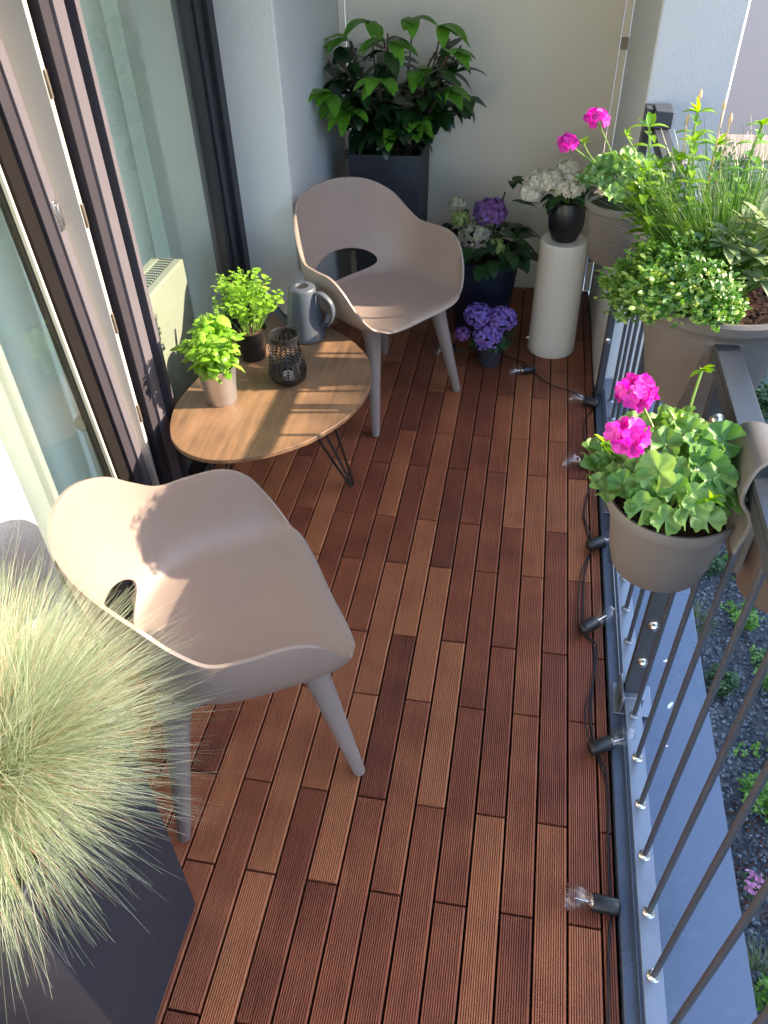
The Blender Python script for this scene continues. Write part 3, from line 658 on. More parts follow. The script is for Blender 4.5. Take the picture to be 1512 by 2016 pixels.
for (px, py, pz, out) in ((-.26, -.05, .97, (-.5, -1, .1)), (-.20, -.12, .95, (-.1, -1, 0)), (.02, -.12, 1.17, (.1, -1, .3)), (.12, -.1, 1.06, (.6, -.8, 0)), (.26, -.1, 1.13, (1, -.6, 0)), (.05, -.17, .86, (.5, -1, .2)), (.13, -.15, .88, (.9, -1, .2)), (-.06, -.05, 1.22, (-.3, -.6, .5)), (.22, 0, 1.20, (.7, -.3, .3)), (-.16, 0, 1.15, (-.8, -.6, .3)), (.10, .02, 1.22, (.5, -.5, .5)), (-.20, -.22, 1.0, (-.8, -1, .1)), (-.14, -.20, .93, (.3, -1, 0)), (.0, -.20, 1.05, (0, -1, .2)), (.24, -.14, 1.0, (.9, -.8, .1))):
    P0 = Vector((px, py, pz))
    for j in range(5):
        az = math.atan2(out[1], out[0]) + rnd(-1.2, 1.2); d = Vector((math.cos(az), math.sin(az), rnd(-.05, .5)))
        leaf(nl, P0 + rdir() * .008, d, (0, 0, 1), rnd(.10, .15), rnd(.05, .068), rnd(.5, 1.2), .22, 8, 'ell')
    tw.tube([(px * .3, py * .3, .72), (px * .8, py * .8, pz * .5 + .42), P0], 0.0035, 6, caps=False)
tw.build('branches', M['twig'], lp_); lv.build('foliage', M['laurel'], lp_, angle=180); nl.build('young_leaves', M['laurel_new'], lp_, label='fresh bright green leaf tips', angle=180)

# fescue
fg = thing('grass_in_planter', 'spiky pale green ornamental grass in a tall slate grey planter at the near left', 'potted plant', (-0.738, 0.50, 0))
tall_planter(fg, 0.158, 0.15, 0.735, M['planter']); MB().box(-.14, .14, -.14, .14, .68, .70).build('soil', M['soil'], fg)
g1 = MB(); g2 = MB()
for k in range(12500):
    a = rnd(0, 6.283); rr = rnd(0, 1) ** .5; b = Vector((-.02 + .085 * rr * math.cos(a), .03 + .085 * rr * math.sin(a), .71))
    el = rnd(.12, 1.45) if rr > .35 else rnd(.6, 1.5)
    az = a + rnd(-.7, .7); d = Vector((math.cos(az) * math.cos(el), math.sin(az) * math.cos(el), math.sin(el)))
    L = rnd(.17, .31) if random.random() < .94 else rnd(.30, .37)
    dry = random.random() < .11
    blade(g2 if dry else g1, b, d, L * (0.85 if dry else 1), rnd(.0007, .0016), rnd(.1, .9) * (1.3 if el > .9 else .7), 4)
g1.build('grass_blades', M['fescue'], fg, smooth=False); g2.build('dry_blades', M['fescue_dry'], fg, label='dry reddish straw blades', smooth=False)

# ------------------------------------------------------------------ flowers
def floret(mb, p, nrm, s_, np_=4, cup=.25, ruff=.0):
    nrm = Vector(nrm).normalized(); t = nrm.cross(Vector((.3, .2, 1))).normalized(); b = nrm.cross(t); a0 = rnd(0, 6.28)
    for k in range(np_):
        a = a0 + 2 * math.pi * k / np_; d = t * math.cos(a) + b * math.sin(a); e = nrm.cross(d)
        w_ = s_ * .52 * (1 if np_ == 4 else .85)
        c = p + nrm * rnd(0, .0015)
        r1 = rnd(-ruff, ruff) * s_
        v = [c, c + d * s_ * .45 - e * w_ + nrm * (cup * s_ * .5 + r1), c + d * s_ * .5 + nrm * cup * s_ * .25, c + d * s_ * .45 + e * w_ + nrm * (cup * s_ * .5 - r1),
             c + d * s_ * .88 - e * w_ * .8 + nrm * (cup * s_ * .7 - r1), c + d * s_ * 1.02 + nrm * cup * s_ * .6, c + d * s_ * .88 + e * w_ * .8 + nrm * (cup * s_ * .7 + r1)]
        mb.add(v, [(0, 1, 2), (0, 2, 3), (1, 4, 5, 2), (2, 5, 6, 3)])
def hyd_head(par, c, r, mat, n=75, s_=.011, label=None):
    m = MB(); c = Vector(c)
    for k in range(n):
        z = 1 - 1.5 * (k + .5) / n; a = k * 2.39996; q = math.sqrt(max(0, 1 - z * z)); d = Vector((q * math.cos(a), q * math.sin(a), z))
        d = (d + rdir(-1, 1) * .14).normalized()
        floret(m, c + Vector((d.x * r, d.y * r, d.z * r * .85)) * rnd(.84, 1.08), d + rdir(-1, 1) * .35, s_ * rnd(.75, 1.2), cup=rnd(.15, .6))
    m.build('flower_head', mat, par, label=label, angle=180)
def hyd_leaves(par, n, cz, rad, L, W, zr, droop=.9):
    m = MB(); st = MB()
    for k in range(n):
        a = rnd(0, 6.283); rr = rad * math.sqrt(rnd(.05, 1)); z = cz + rnd(*zr) * (1 - .3 * rr / rad)
        p = Vector((rr * math.cos(a), rr * math.sin(a), z)); az = a + rnd(-.6, .6)
        leaf(m, p, (math.cos(az), math.sin(az), rnd(-.2, .5)), (0, 0, 1), rnd(*L), rnd(*W), droop * rnd(.5, 1.3), .2, 7, 'ovate', .02)
    m.build('foliage', M['hyd_leaf'], par, angle=180)
hb = thing('mixed_hydrangea', 'hydrangea with green, cream and violet heads in the big navy tub by the far wall', 'potted plant', (-0.185, 3.42, 0))
lathe_pot('tub', [(0.115, 0), (0.12, 0.006), (0.158, 0.325), (0.170, 0.328), (0.172, 0.36), (0.170, 0.366)], 0.006, M['navy'], hb); soil(hb, .155, .33, 10)
hyd_leaves(hb, 95, .36, .19, (.07, .11), (.045, .07), (-.03, .15))
mm = MB()
for (x, y, z) in ((.0, -.05, .40), (-.1, -.06, .40), (.05, 0, .4), (.06, .02, .42)): mm.tube([(x * .2, y * .2, .33), (x * .8, y * .8, z + .1), (x * 1.2, y * 1.2, z + .2)], .004, 6)
for (x, y, z) in ((.10, .04, .66), (.16, .0, .58)):
    for j in range(5): leaf(mm, (x, y, z), rdir(-.1, .6), (0, 0, 1), .06, .04, .6, .2, 6, 'ovate')
mm.build('stem', M['hyd_leaf'], hb)
hyd_head(hb, (0.018, -0.05, .555), .066, M['pinkpetal'], 120, .013, 'violet head, the rearmost')
hyd_head(hb, (-0.042, -0.09, .465), .066, M['mixpetal'], 120, .013, 'cream head touched with pink')
hyd_head(hb, (-0.125, -0.04, .580), .034, M['mixpetal'], 55, .011, 'small cream head at upper left')
hyd_head(hb, (-0.108, -0.08, .535), .036, M['limepetal'], 55, .011, 'small pale green head')
hyd_head(hb, (0.055, -0.11, .435), .034, M['limepetal'], 50, .011, 'lime green head at right')
sb = thing('blue_hydrangea', 'small blue violet hydrangea in a dark grey pot standing on the deck', 'potted plant', (-0.118, 3.085, 0))
lathe_pot('pot', [(0.045, 0), (0.047, 0.004), (0.060, 0.115), (0.062, 0.118)], .003, M['potgrey'], sb); soil(sb, .055, .1, 8)
hyd_leaves(sb, 34, .12, .075, (.05, .075), (.035, .05), (-.01, .05), 1.1)
hyd_head(sb, (-0.058, .0, .222), .058, M['bluepetal'], 150, .010, 'blue violet head at back left'); hyd_head(sb, (0.045, 0, .212), .058, M['bluepetal'], 150, .010, 'blue violet head at right')
hyd_head(sb, (-0.012, -.045, .150), .062, M['bluepetal'], 160, .010, 'blue violet head in front'); hyd_head(sb, (-0.118, -.03, .150), .032, M['pinkpetal'], 60, .009, 'small purple head at left')
pd = thing('pedestal', 'white tapered cylinder pedestal under the black flower pot', 'pedestal', (0.150, 3.255, 0))
MB().lathe([(0.103, 0), (0.1055, 0.006), (0.104, 0.03), (0.0965, 0.49), (0.095, 0.498), (0.090, 0.503), (0.0, 0.504)], 64, caps=(True, False)).build('column', M['pedestal'], pd)
MB().lathe([(.006, 0), (.006, .012), (.003, .014)], 12, c=(-.1, -.02, .055), rot=Matrix.Rotation(R_(-90), 3, 'Y')).build('knob', M['pedestal'], pd)
wh = thing('white_hydrangea', 'white hydrangea in a round black pot on the pedestal', 'potted plant', (0.148, 3.25, 0.504))
lathe_pot('pot', [(0.042, 0), (0.052, 0.006), (0.070, 0.05), (0.074, 0.09), (0.070, 0.13), (0.063, 0.155), (0.062, 0.158)], .004, M['blackceramic'], wh); soil(wh, .055, .14, 5)
hyd_leaves(wh, 30, .15, .07, (.055, .085), (.035, .05), (0, .07), 1.3)
m = MB()
for (x, y) in ((-.10, .0), (0.0, .0), (-.05, .06)): m.tube([(0, 0, .14), (x * .6, y * .6, .19), (x, y, .22)], .003, 6)
m.build('stem', M['stem'], wh)
for c, r in (((-.125, 0, .225), .048), ((-.152, -.02, .190), .040), ((-.080, -.01, .235), .045), ((0.0, -.02, .215), .052), ((-.02, .05, .255), .042)):
    hyd_head(wh, c, r, M['whitepetal'], 75, .013)

# geraniums
def lobed(mb, p, nrm, R0, d):
    nrm = Vector(nrm).normalized(); d = Vector(d); d = (d - nrm * d.dot(nrm)).normalized(); e = nrm.cross(d); nseg = 44
    cup = rnd(.05, .5); v = [Vector(p)]; f = []; ph = rnd(0, 6)
    for ring, fr_ in ((1, .5), (2, 1.0)):
        for k in range(nseg + 1):
            th = math.pi + 0.28 + (2 * math.pi - 0.56) * k / nseg
            lob = 0.76 + .24 * abs(math.cos(2.5 * (th - math.pi))) ** .6 + .035 * math.cos(21 * th)
            r = R0 * fr_ * (lob if ring == 2 else 1.0)
            h = cup * R0 * fr_ ** 2 + .14 * R0 * fr_ * math.cos(5 * th) + .04 * R0 * math.sin(3 * th + ph)
            v.append(Vector(p) + (d * math.cos(th) * -1 + e * math.sin(th)) * r + nrm * h)
    for k in range(nseg):
        a = 1 + k; b = 1 + (nseg + 1) + k
        f += [(0, a, a + 1), (a, b, b + 1, a + 1)]
    mb.add(v, f)
def geranium(par, n, rad, z0, zr, LR, stems, nh=9, off=(0, 0)):
    lv = MB(); st = MB(); dn = Vector((0, -.35, 1))
    for k in range(n):
        a = k * 2.4 + rnd(-.3, .3); rr = rad * math.sqrt((k + .5) / n) ; z = z0 + zr * (1 - (rr / rad) ** 2) * rnd(.5, 1.0) + rnd(-.01, .01)
        p = Vector((off[0] + rr * math.cos(a), off[1] + rr * math.sin(a), z)); o = Vector((math.cos(a), math.sin(a), 0))
        nn = (dn + o * rnd(.1, .9) + rdir(-1, 1) * .35).normalized()
        lobed(lv, p, nn, rnd(*LR), o + Vector((0, 0, -.3))); st.tube(crom([(p.x * .25, p.y * .25, z0 - .04), p * .5 + Vector((0, 0, z * .5 - .02)), p], 3), .0016, 5, caps=False)
    lv.build('foliage', M['geran'], par, angle=180)
    for (base, mid, tip, kind) in stems:
        m = st; m.tube(crom([base, mid, tip], 5), .0023, 6)
        T = Vector(tip)
        if kind == 'bud':
            b = MB()
            for j in range(8): leaf(b, T, rdir(-.4, 1), (0, 0, 1), rnd(.018, .028), .009, .3, .6, 4, 'ell')
            b.build('bud', M['mint'], par, angle=180)
        else:
            fl = MB(); r = kind
            for j in range(nh):
                z = 1 - 1.35 * (j + .5) / nh; a = j * 2.4; q = math.sqrt(1 - z * z) if abs(z) < 1 else 0
                d = Vector((q * math.cos(a), q * math.sin(a), z)) + Vector((0, -.25, 0))
                for rep in range(2): floret(fl, T + d * r * rnd(.75, 1.05), d + rdir(-1, 1) * .45, rnd(.012, .018), 5, rnd(.15, .6), .15)
                m.tube([T, T + d * r * .8], .0009, 4, caps=False)
            fl.build('flower_head', M['magenta'], par, angle=180)
    st.build('stem', M['stem'], par)
def rail_pot(par, R0, H, mat, band=True, hook=True, hz=0.0, hx=0.0):
    k = R0
    lathe_pot('pot', [(k * .70, -H), (k * .74, -H + .004), (k * .80, -H + .03), (k * .815, -H + .032), (k * .945, -.026), (k * 1.0, -.024), (k * 1.035, -.020), (k * 1.045, -.006), (k * 1.02, 0)], .004, mat, par)
    soil(par, k * .92, -.03, 220, 'bark')
    if hook: # broad arched strap rising from the rim and over the rail
        v = []; f = []; P0 = crom([(k * .78, 0, -.02), (k * .92, 0, .03), (hx - .036, 0, hz + .0), (hx - .026, 0, hz + .045), (hx, 0, hz + .056), (hx + .026, 0, hz + .045), (hx + .036, 0, hz - .005), (hx + .036, 0, hz - .06)], 6)
        nP = len(P0)
        for i, p in enumerate(P0):
            t = i / (nP - 1); wd = .082 * (1 - t) ** 1.5 + .026
            v += [(p.x, p.y - wd, p.z), (p.x, p.y + wd, p.z)]
            if i: a = 2 * (i - 1); f.append((a, a + 1, a + 3, a + 2))
        o = MB().add(v, f).build('rail_hook', mat, par, angle=60); s_ = o.modifiers.new('t', 'SOLIDIFY'); s_.thickness = .007; s_.offset = 0
        bv = o.modifiers.new('b', 'BEVEL'); bv.width = .002; bv.segments = 2
g_near = thing('geranium_near', 'pink geranium in a taupe pot hung inside the railing, the nearest one', 'potted plant', (0.275, 1.04, 0.972))
rail_pot(g_near, .103, .155, M['pottaupe'], hz=.060, hx=.113)
geranium(g_near, 72, .125, .030, .088, (.019, .034), [((0, 0, .02), (-.05, -.03, .08), (-.097, -.02, .122), .025), ((0, 0, .02), (-.05, .04, .10), (-.078, .090, .130), .026), ((0, 0, .02), (.005, .07, .10), (.018, .115, .165), 'bud'), ((0, 0, .02), (-.10, .0, .08), (-.125, .01, .085), 'bud'), ((.03, 0, .02), (.05, -.01, .06), (.062, -.02, .065), 'bud'), ((0, 0, .02), (.0, .02, .08), (-.02, .03, .12), 'bud'), ((0, 0, .02), (.02, -.06, .05), (.03, -.08, .06), 'bud')], nh=12, off=(-.012, .018))
g_far = thing('geranium_far', 'smaller pink geranium in a taupe pot hung at the far end of the railing', 'potted plant', (0.262, 2.36, 0.985))
rail_pot(g_far, .105, .175, M['pottaupe'], hz=.055, hx=.127)
geranium(g_far, 40, .11, .04, .08, (.020, .032), [((0, 0, .02), (-.08, .0, .08), (-.178, -.02, .150), .020), ((0, 0, .02), (-.06, .0, .13), (-.108, .0, .205), .026), ((0, 0, .02), (-.10, 0, .1), (-.135, .0, .145), 'bud'), ((0, 0, .02), (.02, .0, .1), (-.02, .02, .16), 'bud')], nh=9, off=(-.02, 0))
ob = thing('outer_rail_pot', 'brown pot hanging on the outer side of the railing, cut by the frame edge', 'planter', (0.520, 1.10, 0.90))
rail_pot(ob, .105, .175, M['potbrown'], hook=False); MB().box(-.112, -.098, -.05, .05, -.10, .145).build('bracket', M['potbrown'], ob, bevel=.003)

# ------------------------------------------------------------------ herb planter straddling the rail
hp = thing('herb_planter', 'large taupe planter of mixed herbs straddling the railing', 'planter', (0.392, 1.550, 1.102))
def straddle():
    prof = [(.098, -.235), (.106, -.232), (.113, -.20), (.116, -.199), (.145, -.054), (.146, -.046), (.155, -.03), (.157, -.028), (.168, -.024), (.171, -.006), (.167, .0), (.160, 0), (.155, -.03)]
    gx = RX - .392; v = []; f = []; n = 96
    for (r, z) in prof:
        for k in range(n):
            a = 2 * math.pi * (k + .5) / n; x, y = r * math.cos(a), r * math.sin(a)
            if z < -.050:
                hw = .036 + .10 * (-z - .05)
                if abs(x - gx) < hw: x = gx + (hw if x > gx else -hw)
            v.append((x, y, z))
    for i in range(len(prof) - 1):
        for k in range(n): a, b = i * n + k, i * n + (k + 1) % n; f.append((a, b, b + n, a + n))
    # bottoms of the two lobes
    L_ = [k for k in range(n) if v[k][0] < gx]; Rr = [k for k in range(n) if v[k][0] > gx]
    Rr = sorted(Rr, key=lambda k: math.atan2(v[k][1], v[k][0] - gx)); L_ = sorted(L_, key=lambda k: math.atan2(v[k][1], -(v[k][0] - gx)))
    f.append(tuple(reversed(Rr))); f.append(tuple(L_))
    return MB().add(v, f)
straddle().build('pot', M['pottaupe'], hp, angle=35)
MB().box(RX - .392 - .033, RX - .392 + .033, -.138, .138, -.0520, -.0500).build('saddle', M['pottaupe'], hp)
soil(hp, .150, -.035, 1300, 'bark')
# marjoram / oregano cushion on the near left
def cushion(mat, name, c, rad, n, L, W, shape='ovate', zs=.75, label=None, gap=.0):
    m = MB(); st = MB(); c = Vector(c)
    for k in range(n):
        d = rdir(-.45, 1.0); r = rad * rnd(.55, 1.05) * (1 + .12 * math.sin(5 * math.atan2(d.y, d.x)) + .1 * math.sin(9 * d.z + d.x * 7)); p = c + Vector((d.x * r, d.y * r, d.z * r * zs))
        if random.random() < .18: st.tube([c + Vector((d.x * r * .2, d.y * r * .2, 0)), p], .0009, 4, caps=False)
        for j in range(4):
            az = rnd(0, 6.28); q = Vector((math.cos(az), math.sin(az), rnd(0, .9))) + d * .6
            leaf(m, p + rdir(-1, 1) * .006, q, d + Vector((0, 0, .5)), rnd(*L), rnd(*W), .5, .3, 4, shape)
    st.build('stem', M['stem'], hp); return m.build(name, M[mat], hp, label=label, angle=180)
cushion('oregano', 'oregano', (-.105, -.070, .030), .108, 1150, (.009, .017), (.005, .009), 'obov', .72, 'cushion of small rounded glossy leaves')
cushion('oregano', 'oregano', (-.04, -.100, .005), .058, 330, (.009, .017), (.005, .009), 'obov', .7)
cushion('oregano', 'oregano_trailing', (-.145, -.02, -.015), .085, 480, (.009, .017), (.005, .009), 'obov', .75)
m = MB(); st = MB()
for k in range(110): # savory: thin stems with needles
    a = rnd(1.8, 4.4); b = Vector((-.10, .07, 0)); L = rnd(.12, .20); tip = b + Vector((math.cos(a) * L * .55, math.sin(a) * L * .4 + .02, L * rnd(.6, 1.05)))
    pts = crom([b, b.lerp(tip, .5) + Vector((0, 0, .03)), tip], 5); st.tube(pts, .0010, 4, caps=False)
    for p in pts[2:]:
        for j in range(5): leaf(m, p + rdir(-1, 1) * .004, rdir(-.2, 1) + (tip - b).normalized() * .4, (0, 0, 1), rnd(.012, .02), .0026, .2, .2, 2, 'ell')
m.build('savory', M['savory'], hp, angle=180, label='airy needle leaved stems')
m = MB()
for (x, y, H, lx) in ((-.150, .055, .27, -.04), (-.145, .03, .20, -.05), (-.10, .10, .20, -.02), (-.09, .12, .28, -.01), (-.12, .11, .18, -.03), (-.08, .08, .24, -.02), (-.05, .13, .22, .0), (-.13, .06, .15, -.07), (.0, .12, .26, .02)):
    tip = Vector((x + lx, y + .01, H)); pts = crom([(x * .7, y, -.03), (x + lx * .3, y, H * .5), tip], 6); st.tube(pts, .0022, 6, caps=False)
    for i, p in enumerate(pts[4:]):
        az = i * 1.57 + rnd(-.2, .2); s_ = 1 - .04 * i
        for q in (0, math.pi): leaf(m, p, (math.cos(az + q), math.sin(az + q), .45), (0, 0, 1), rnd(.038, .062) * s_, rnd(.017, .026) * s_, .8, .3, 6, 'ell')
    for j in range(4): leaf(m, tip, rdir(.4, 1), (0, 0, 1), .03, .014, .2, .3, 4, 'ell')
m.build('mint', M['mint'], hp, angle=180, label='upright stems with long bright leaves')
st.build('stem', M['stem'], hp)
m = MB(); b2 = MB()
for k in range(1500):
    a = rnd(0, 6.283); rr = math.sqrt(rnd(0, 1)); b = Vector((.01 + .065 * rr * math.cos(a), .065 + .04 * rr * math.sin(a), -.03))
    d = Vector((math.cos(a) * rr * .8 - .12, math.sin(a) * rr * .5, rnd(.9, 1.6))); blade(m, b, d, rnd(.15, .32), rnd(.0018, .0034), rnd(.0, .8), 5)
m.build('chives', M['chive'], hp, smooth=False, label='dense upright clump of thin blades')
for (x, y, H) in ((-.10, .14, .30), (-.055, .13, .285), (-.04, .12, .265), (-.115, .13, .26)):
    b2.tube([(x * .8, y, 0), (x, y, H)], .0013, 5); b2.lathe([(.001, 0), (.0034, .004), (.0034, .010), (.001, .018)], 8, c=(x, y, H))
b2.build('chive_bud', M['chivebud'], hp)
m = MB()
for (x, y, z) in ((-.030, -.05, .10), (.02, -.06, .085), (.005, -.02, .13), (.05, -.03, .12), (-.02, -.02, .11), (.07, -.06, .07), (.04, -.08, .05), (.10, -.02, .09), (.02, -.05, .15), (.08, -.05, .12)):
    for i in range(13):
        az = i * 2.4; el = rnd(-.1, 1.1); leaf(m, (x, y, z), (math.cos(az) * math.cos(el), math.sin(az) * math.cos(el), math.sin(el)), (0, 0, 1), rnd(.034, .055), rnd(.014, .021), rnd(.3, .9), .25, 6, 'ell')
m.build('sage', M['sage'], hp, angle=180, label='felted grey green leaves')

# ------------------------------------------------------------------ string lights
sg = thing('string_lights', 'black cable of clear bulbs lying along the railing edge of the deck', 'string lights', (0.3, 1.5, 0))
CB = [(-.335, 3.13), (-.25, 3.16), (-.10, 3.16), (.03, 3.10), (.079, 3.023), (.157, 2.93), (.251, 2.88), (.325, 2.79), (.300, 2.70), (.289, 2.62), (.297, 2.49), (.318, 2.38), (.301, 2.25), (.281, 2.105), (.296, 1.978), (.300, 1.93), (.278, 1.80), (.271, 1.62), (.272, 1.565), (.301, 1.524), (.296, 1.40), (.286, 1.294), (.291, 1.22), (.296, 1.172), (.312, 1.13), (.3215, 1.09), (.322, 1.01), (.318, .90), (.320, .785), (.313, .72), (.305, .56), (.31, .40), (.30, .1), (.31, -.3)]
MB().tube([Vector((x - .3, y - 1.5, .0032)) for x, y in [(p.x, p.y) for p in crom([(x, y, 0) for x, y in CB], 6)]], .0026, 6).build('cable', M['blackmetal'], sg)
CB2 = [(x + .012 * math.sin(i * 1.3) - .004, y) for i, (x, y) in enumerate(CB[13:26])]
MB().tube([Vector((p.x - .3, p.y - 1.5, .0085)) for p in crom([(x, y, 0) for x, y in CB2], 6)], .0024, 6).build('cable', M['blackmetal'], sg)
for (gx, gy, sx, sy, zz) in ((.004, 2.983, .068, 3.013, 0), (.256, 2.808, .330, 2.781, 0), (.247, 2.3765, .3114, 2.3795, 0), (.3465, 1.629, .272, 1.568, .012), (.352, 1.199, .291, 1.1726, .014), (.238, .788, .3195, .785, 0), (-.335, 3.114, -.29, 3.16, 0), (.352, 1.955, .300, 1.93, .012)):
    g_ = Vector((gx, gy, 0)); s_ = Vector((sx, sy, 0)); d = (g_ - s_).normalized(); q = d.to_track_quat('Z', 'Y').to_matrix()
    base = s_ - d * 0.012 + Vector((-.3, -1.5, .0165 + zz * .5)); tilt = (d + Vector((0, 0, .07 + zz * 3))).normalized(); q = tilt.to_track_quat('Z', 'Y').to_matrix()
    S_ = 1.28; sc = lambda P: [(r * S_, z * S_) for r, z in P]
    base = base + Vector((0, 0, .004)) - d * .006
    so = MB().lathe(sc([(.004, 0), (.010, .0015), (.0140, .006), (.0148, .014), (.0148, .046), (.0140, .048), (.012, .048)]), 24, c=base, rot=q).build('lamp_socket', M['blackmetal'], sg)
    MB().lathe(sc([(.0120, .046), (.0128, .051), (.0175, .058), (.0220, .067), (.0238, .077), (.0228, .087), (.0185, .095), (.0110, .1002), (.002, .1015)]), 28, c=base, rot=q, caps=(False, True)).build('bulb', M['bulbglass'], so)
    MB().lathe(sc([(.0110, .048), (.0095, .051), (.0030, .055), (.0014, .072), (.001, .078)]), 12, c=base, rot=q).build('filament', M['bolt'], so)

# ------------------------------------------------------------------ garden below
pbm = MB()
for k in range(22000):
    y = .3 + 4.4 * rnd(0, 1) ** 1.1; x = rnd(.58, 1.75 + .1 * y); s_ = rnd(.006, .013); c = Vector((x, y, -1.494 + rnd(0, .006))); q = [rnd(.6, 1.2) * s_ for _ in range(6)]; a = rnd(0, 3); ca, sa = math.cos(a), math.sin(a)
    v = [c + Vector((q[0] * ca, q[0] * sa, 0)), c + Vector((-q[1] * sa, q[1] * ca, 0)), c + Vector((-q[2] * ca, -q[2] * sa, 0)), c + Vector((q[3] * sa, -q[3] * ca, 0)), c + Vector((0, 0, q[4])), c - Vector((0, 0, q[5]))]
    pbm.add(v, [(0, 1, 4), (1, 2, 4), (2, 3, 4), (3, 0, 4)])
tag(pbm.build('gravel', M['pebble'], smooth=False), kind='stuff')
def shrub(x, y, r, hgt, mat, n, label, L=(.02, .035), cat='shrub', name='garden_shrub', group='low shrubs in the garden bed'):
    t = thing(name, label, cat, (x, y, -1.5), 0, group); m = MB(); s2 = MB()
    tips = [(rdir(.05, 1)) for _ in range(max(6, int(r * 60)))]
    for d in tips:
        tip = Vector((d.x * r, d.y * r, d.z * hgt)); s2.tube([(d.x * .02, d.y * .02, 0), tip], .003, 4, caps=False)
        for j in range(n // len(tips)):
            q = rnd(.35, 1.0); p = tip * q + rdir(-1, 1) * .03
            leaf(m, p, rdir(-.1, 1) + d * .6, (0, 0, 1), rnd(*L), rnd(*L) * .5, .5, .25, 3, 'ell')
    m.build('foliage', M[mat], t, angle=180); s2.build('stem', M['twig'], t)
def tuft(x, y, r, label):
    t = thing('grass_tuft', label, 'grass', (x, y, -1.5), 0, 'grass tufts in the garden bed'); m = MB()
    for k in range(170):
        a = rnd(0, 6.28); el = rnd(.3, 1.5); blade(m, (0.03 * math.cos(a), .03 * math.sin(a), 0), (math.cos(a) * math.cos(el), math.sin(a) * math.cos(el), math.sin(el)), r * rnd(.6, 1.1), .004, rnd(.3, 1.0), 3)
    m.build('blades', M['tuft'], t, smooth=False)
SH = [(1.18, 1.16, .10, .14, 'a', 'at the bottom right corner'), (1.24, 1.98, .12, .16, 'a', 'just behind the pink flowers'), (1.34, 2.30, .16, .22, 'a', 'right of the long bird dropping'), (1.38, 2.72, .15, .22, 'a', 'below the outer brown pot'),
      (1.33, 3.08, .12, .18, 'a', 'seen between the two bars beside the hanging pot'), (1.16, 2.62, .08, .10, 'b', 'small ferny one at the edge of the gravel'), (1.30, 3.50, .14, .18, 'b', 'just past the hanging pot'), (1.45, 3.55, .15, .2, 'a', 'tucked behind the outer pot'),
      (1.42, 4.05, .18, .24, 'b', 'beside the strap of the hanging pot'), (1.27, 4.4, .16, .2, 'b', 'growing up to the gravel edge'), (1.50, 4.45, .18, .24, 'a', 'behind the end of the near rail'), (1.32, 4.95, .14, .26, 'a', 'seen between rail and post'), (1.24, 5.6, .16, .25, 'a', 'upright one under the herb planter'),
      (1.45, 5.6, .22, .26, 'b', 'left of the dry grass tuft'), (1.72, 5.2, .24, .3, 'b', 'right of the rail top'), (1.9, 6.2, .35, .3, 'a', 'beyond the dry grass tuft'), (1.5, 6.6, .3, .3, 'b', 'hidden mostly by the herb planter'),
      (1.9, 7.6, .4, .35, 'b', 'second row from the pavement'), (1.4, 7.9, .35, .35, 'b', 'left end of the second row from the pavement'), (2.2, 9.2, .5, .4, 'b', 'right end of the row by the pavement'), (1.6, 9.4, .45, .4, 'a', 'bright one in the row by the pavement'), (2.3, 10.3, .4, .4, 'b', 'touching the pale pavement')]
for i, (x, y, r, hh, kd, wh_) in enumerate(SH):
    shrub(x, y, r, hh, 'shrub_' + kd, 520 if y < 5 else 700, {'a': 'fresh green low shrub, ', 'b': 'dark green low shrub, '}[kd] + wh_, L=(.018, .034) if y < 5 else (.04, .07), group='low shrubs in the garden bed')
for x, y, r, lb_ in ((1.80, 4.6, .32, 'dry grey green grass tuft right of the railing top'), (1.60, 4.95, .24, 'grey green grass tuft behind the near rail'), (1.95, 5.4, .3, 'grey green grass tuft farthest from the house'), (1.12, 1.28, .14, 'grass tuft by the bark mulch at the right edge'), (1.10, 3.05, .13, 'thin dry grass tuft touching the metal ledge')):
    tuft(x, y, r, lb_)
pf = thing('flower_clump', 'small pink flowers on bark mulch near the lower right edge', 'flowers', (1.165, 1.62, -1.5)); m = MB()
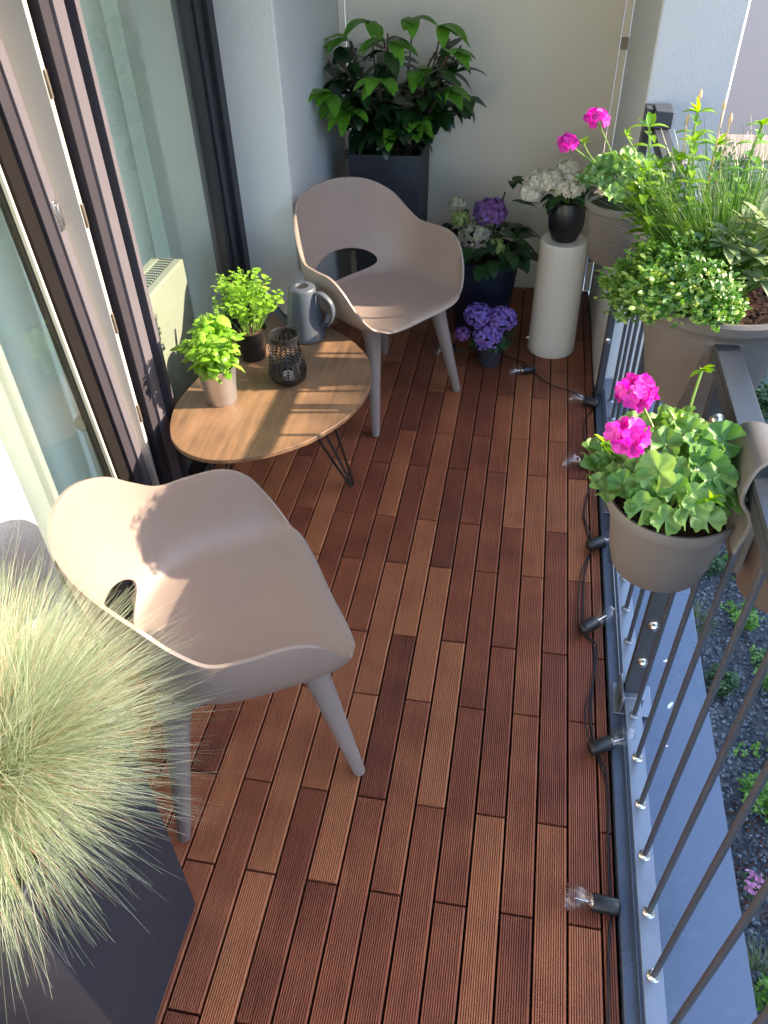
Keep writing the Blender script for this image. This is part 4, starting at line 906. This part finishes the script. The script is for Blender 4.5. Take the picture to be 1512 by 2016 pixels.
for k in range(40): floret(m, Vector((rnd(-.05, .05), rnd(-.05, .05), rnd(.03, .07))), rdir(.3, 1), .010, 5)
m.build('petals', leafmat('pink_garden_petal', [(.6, .25, .45), (.7, .35, .55)], .2, .6, tint=.5), pf, angle=180)
m = MB()
for k in range(60): leaf(m, (rnd(-.05, .05), rnd(-.05, .05), .01), rdir(.1, .8), (0, 0, 1), .03, .01, .4, .2, 3)
m.build('foliage', M['shrub_b'], pf)
mu_ = MB()
for k in range(900):
    x = rnd(1.08, 1.7); y = rnd(1.45, 2.0); c = Vector((x, y, -1.488)); e = [rdir(-1, 1) * rnd(.006, .016) for _ in range(4)]
    mu_.add([c + q for q in e], [(0, 1, 2), (0, 2, 3), (0, 3, 1), (1, 3, 2)])
tag(mu_.build('bark_mulch', M['bark'], smooth=False), kind='stuff')

# ------------------------------------------------------------------ unseen building, added to shade the deck
nb = thing('shade_building', 'unseen long rendered house beyond the garden, added to shade the deck', 'building', (9.0, 0, -1.5))
ROOF_H = 0.76 + 9.0 * math.tan(R_(SUN_EL)) / math.cos(R_(SUN_AZ)) + 1.5  # roof height set from the sun so the deck stays in shade
MB().box(0.15, 6, 2.95, 10.2, 0, ROOF_H - .3).build('wall', M['shade_wall'], nb)
MB().box(0, 6.2, 2.9, 10.4, ROOF_H - .299, ROOF_H - .04).build('roof', M['roofm'], nb)
MB().box(0.15, 6, -16, 2.94, 0, ROOF_H - .2).build('wall', M['shade_wall'], nb)
MB().box(0, 6.2, -16.2, 2.89, ROOF_H - .199, ROOF_H + .09).build('roof', M['roofm'], nb)  # higher roof step added to shade the near chair's seat
ch_ = 1.04 + 9.2 * math.tan(R_(SUN_EL)) / math.cos(R_(SUN_AZ)) + 1.5
MB().box(0.2, 0.9, 1.55, 2.2, ROOF_H + .0905, ch_).build('shade_chimney', M['shade_wall'], nb)  # unseen block added to keep the sun off the near planter
for fl_ in (0.9, 3.5):
    for k in range(9):
        wn = MB().box(0.10, 0.148, -15 + k * 2.8, -13.7 + k * 2.8, fl_, fl_ + 1.4).build('window', M['frame'], nb)
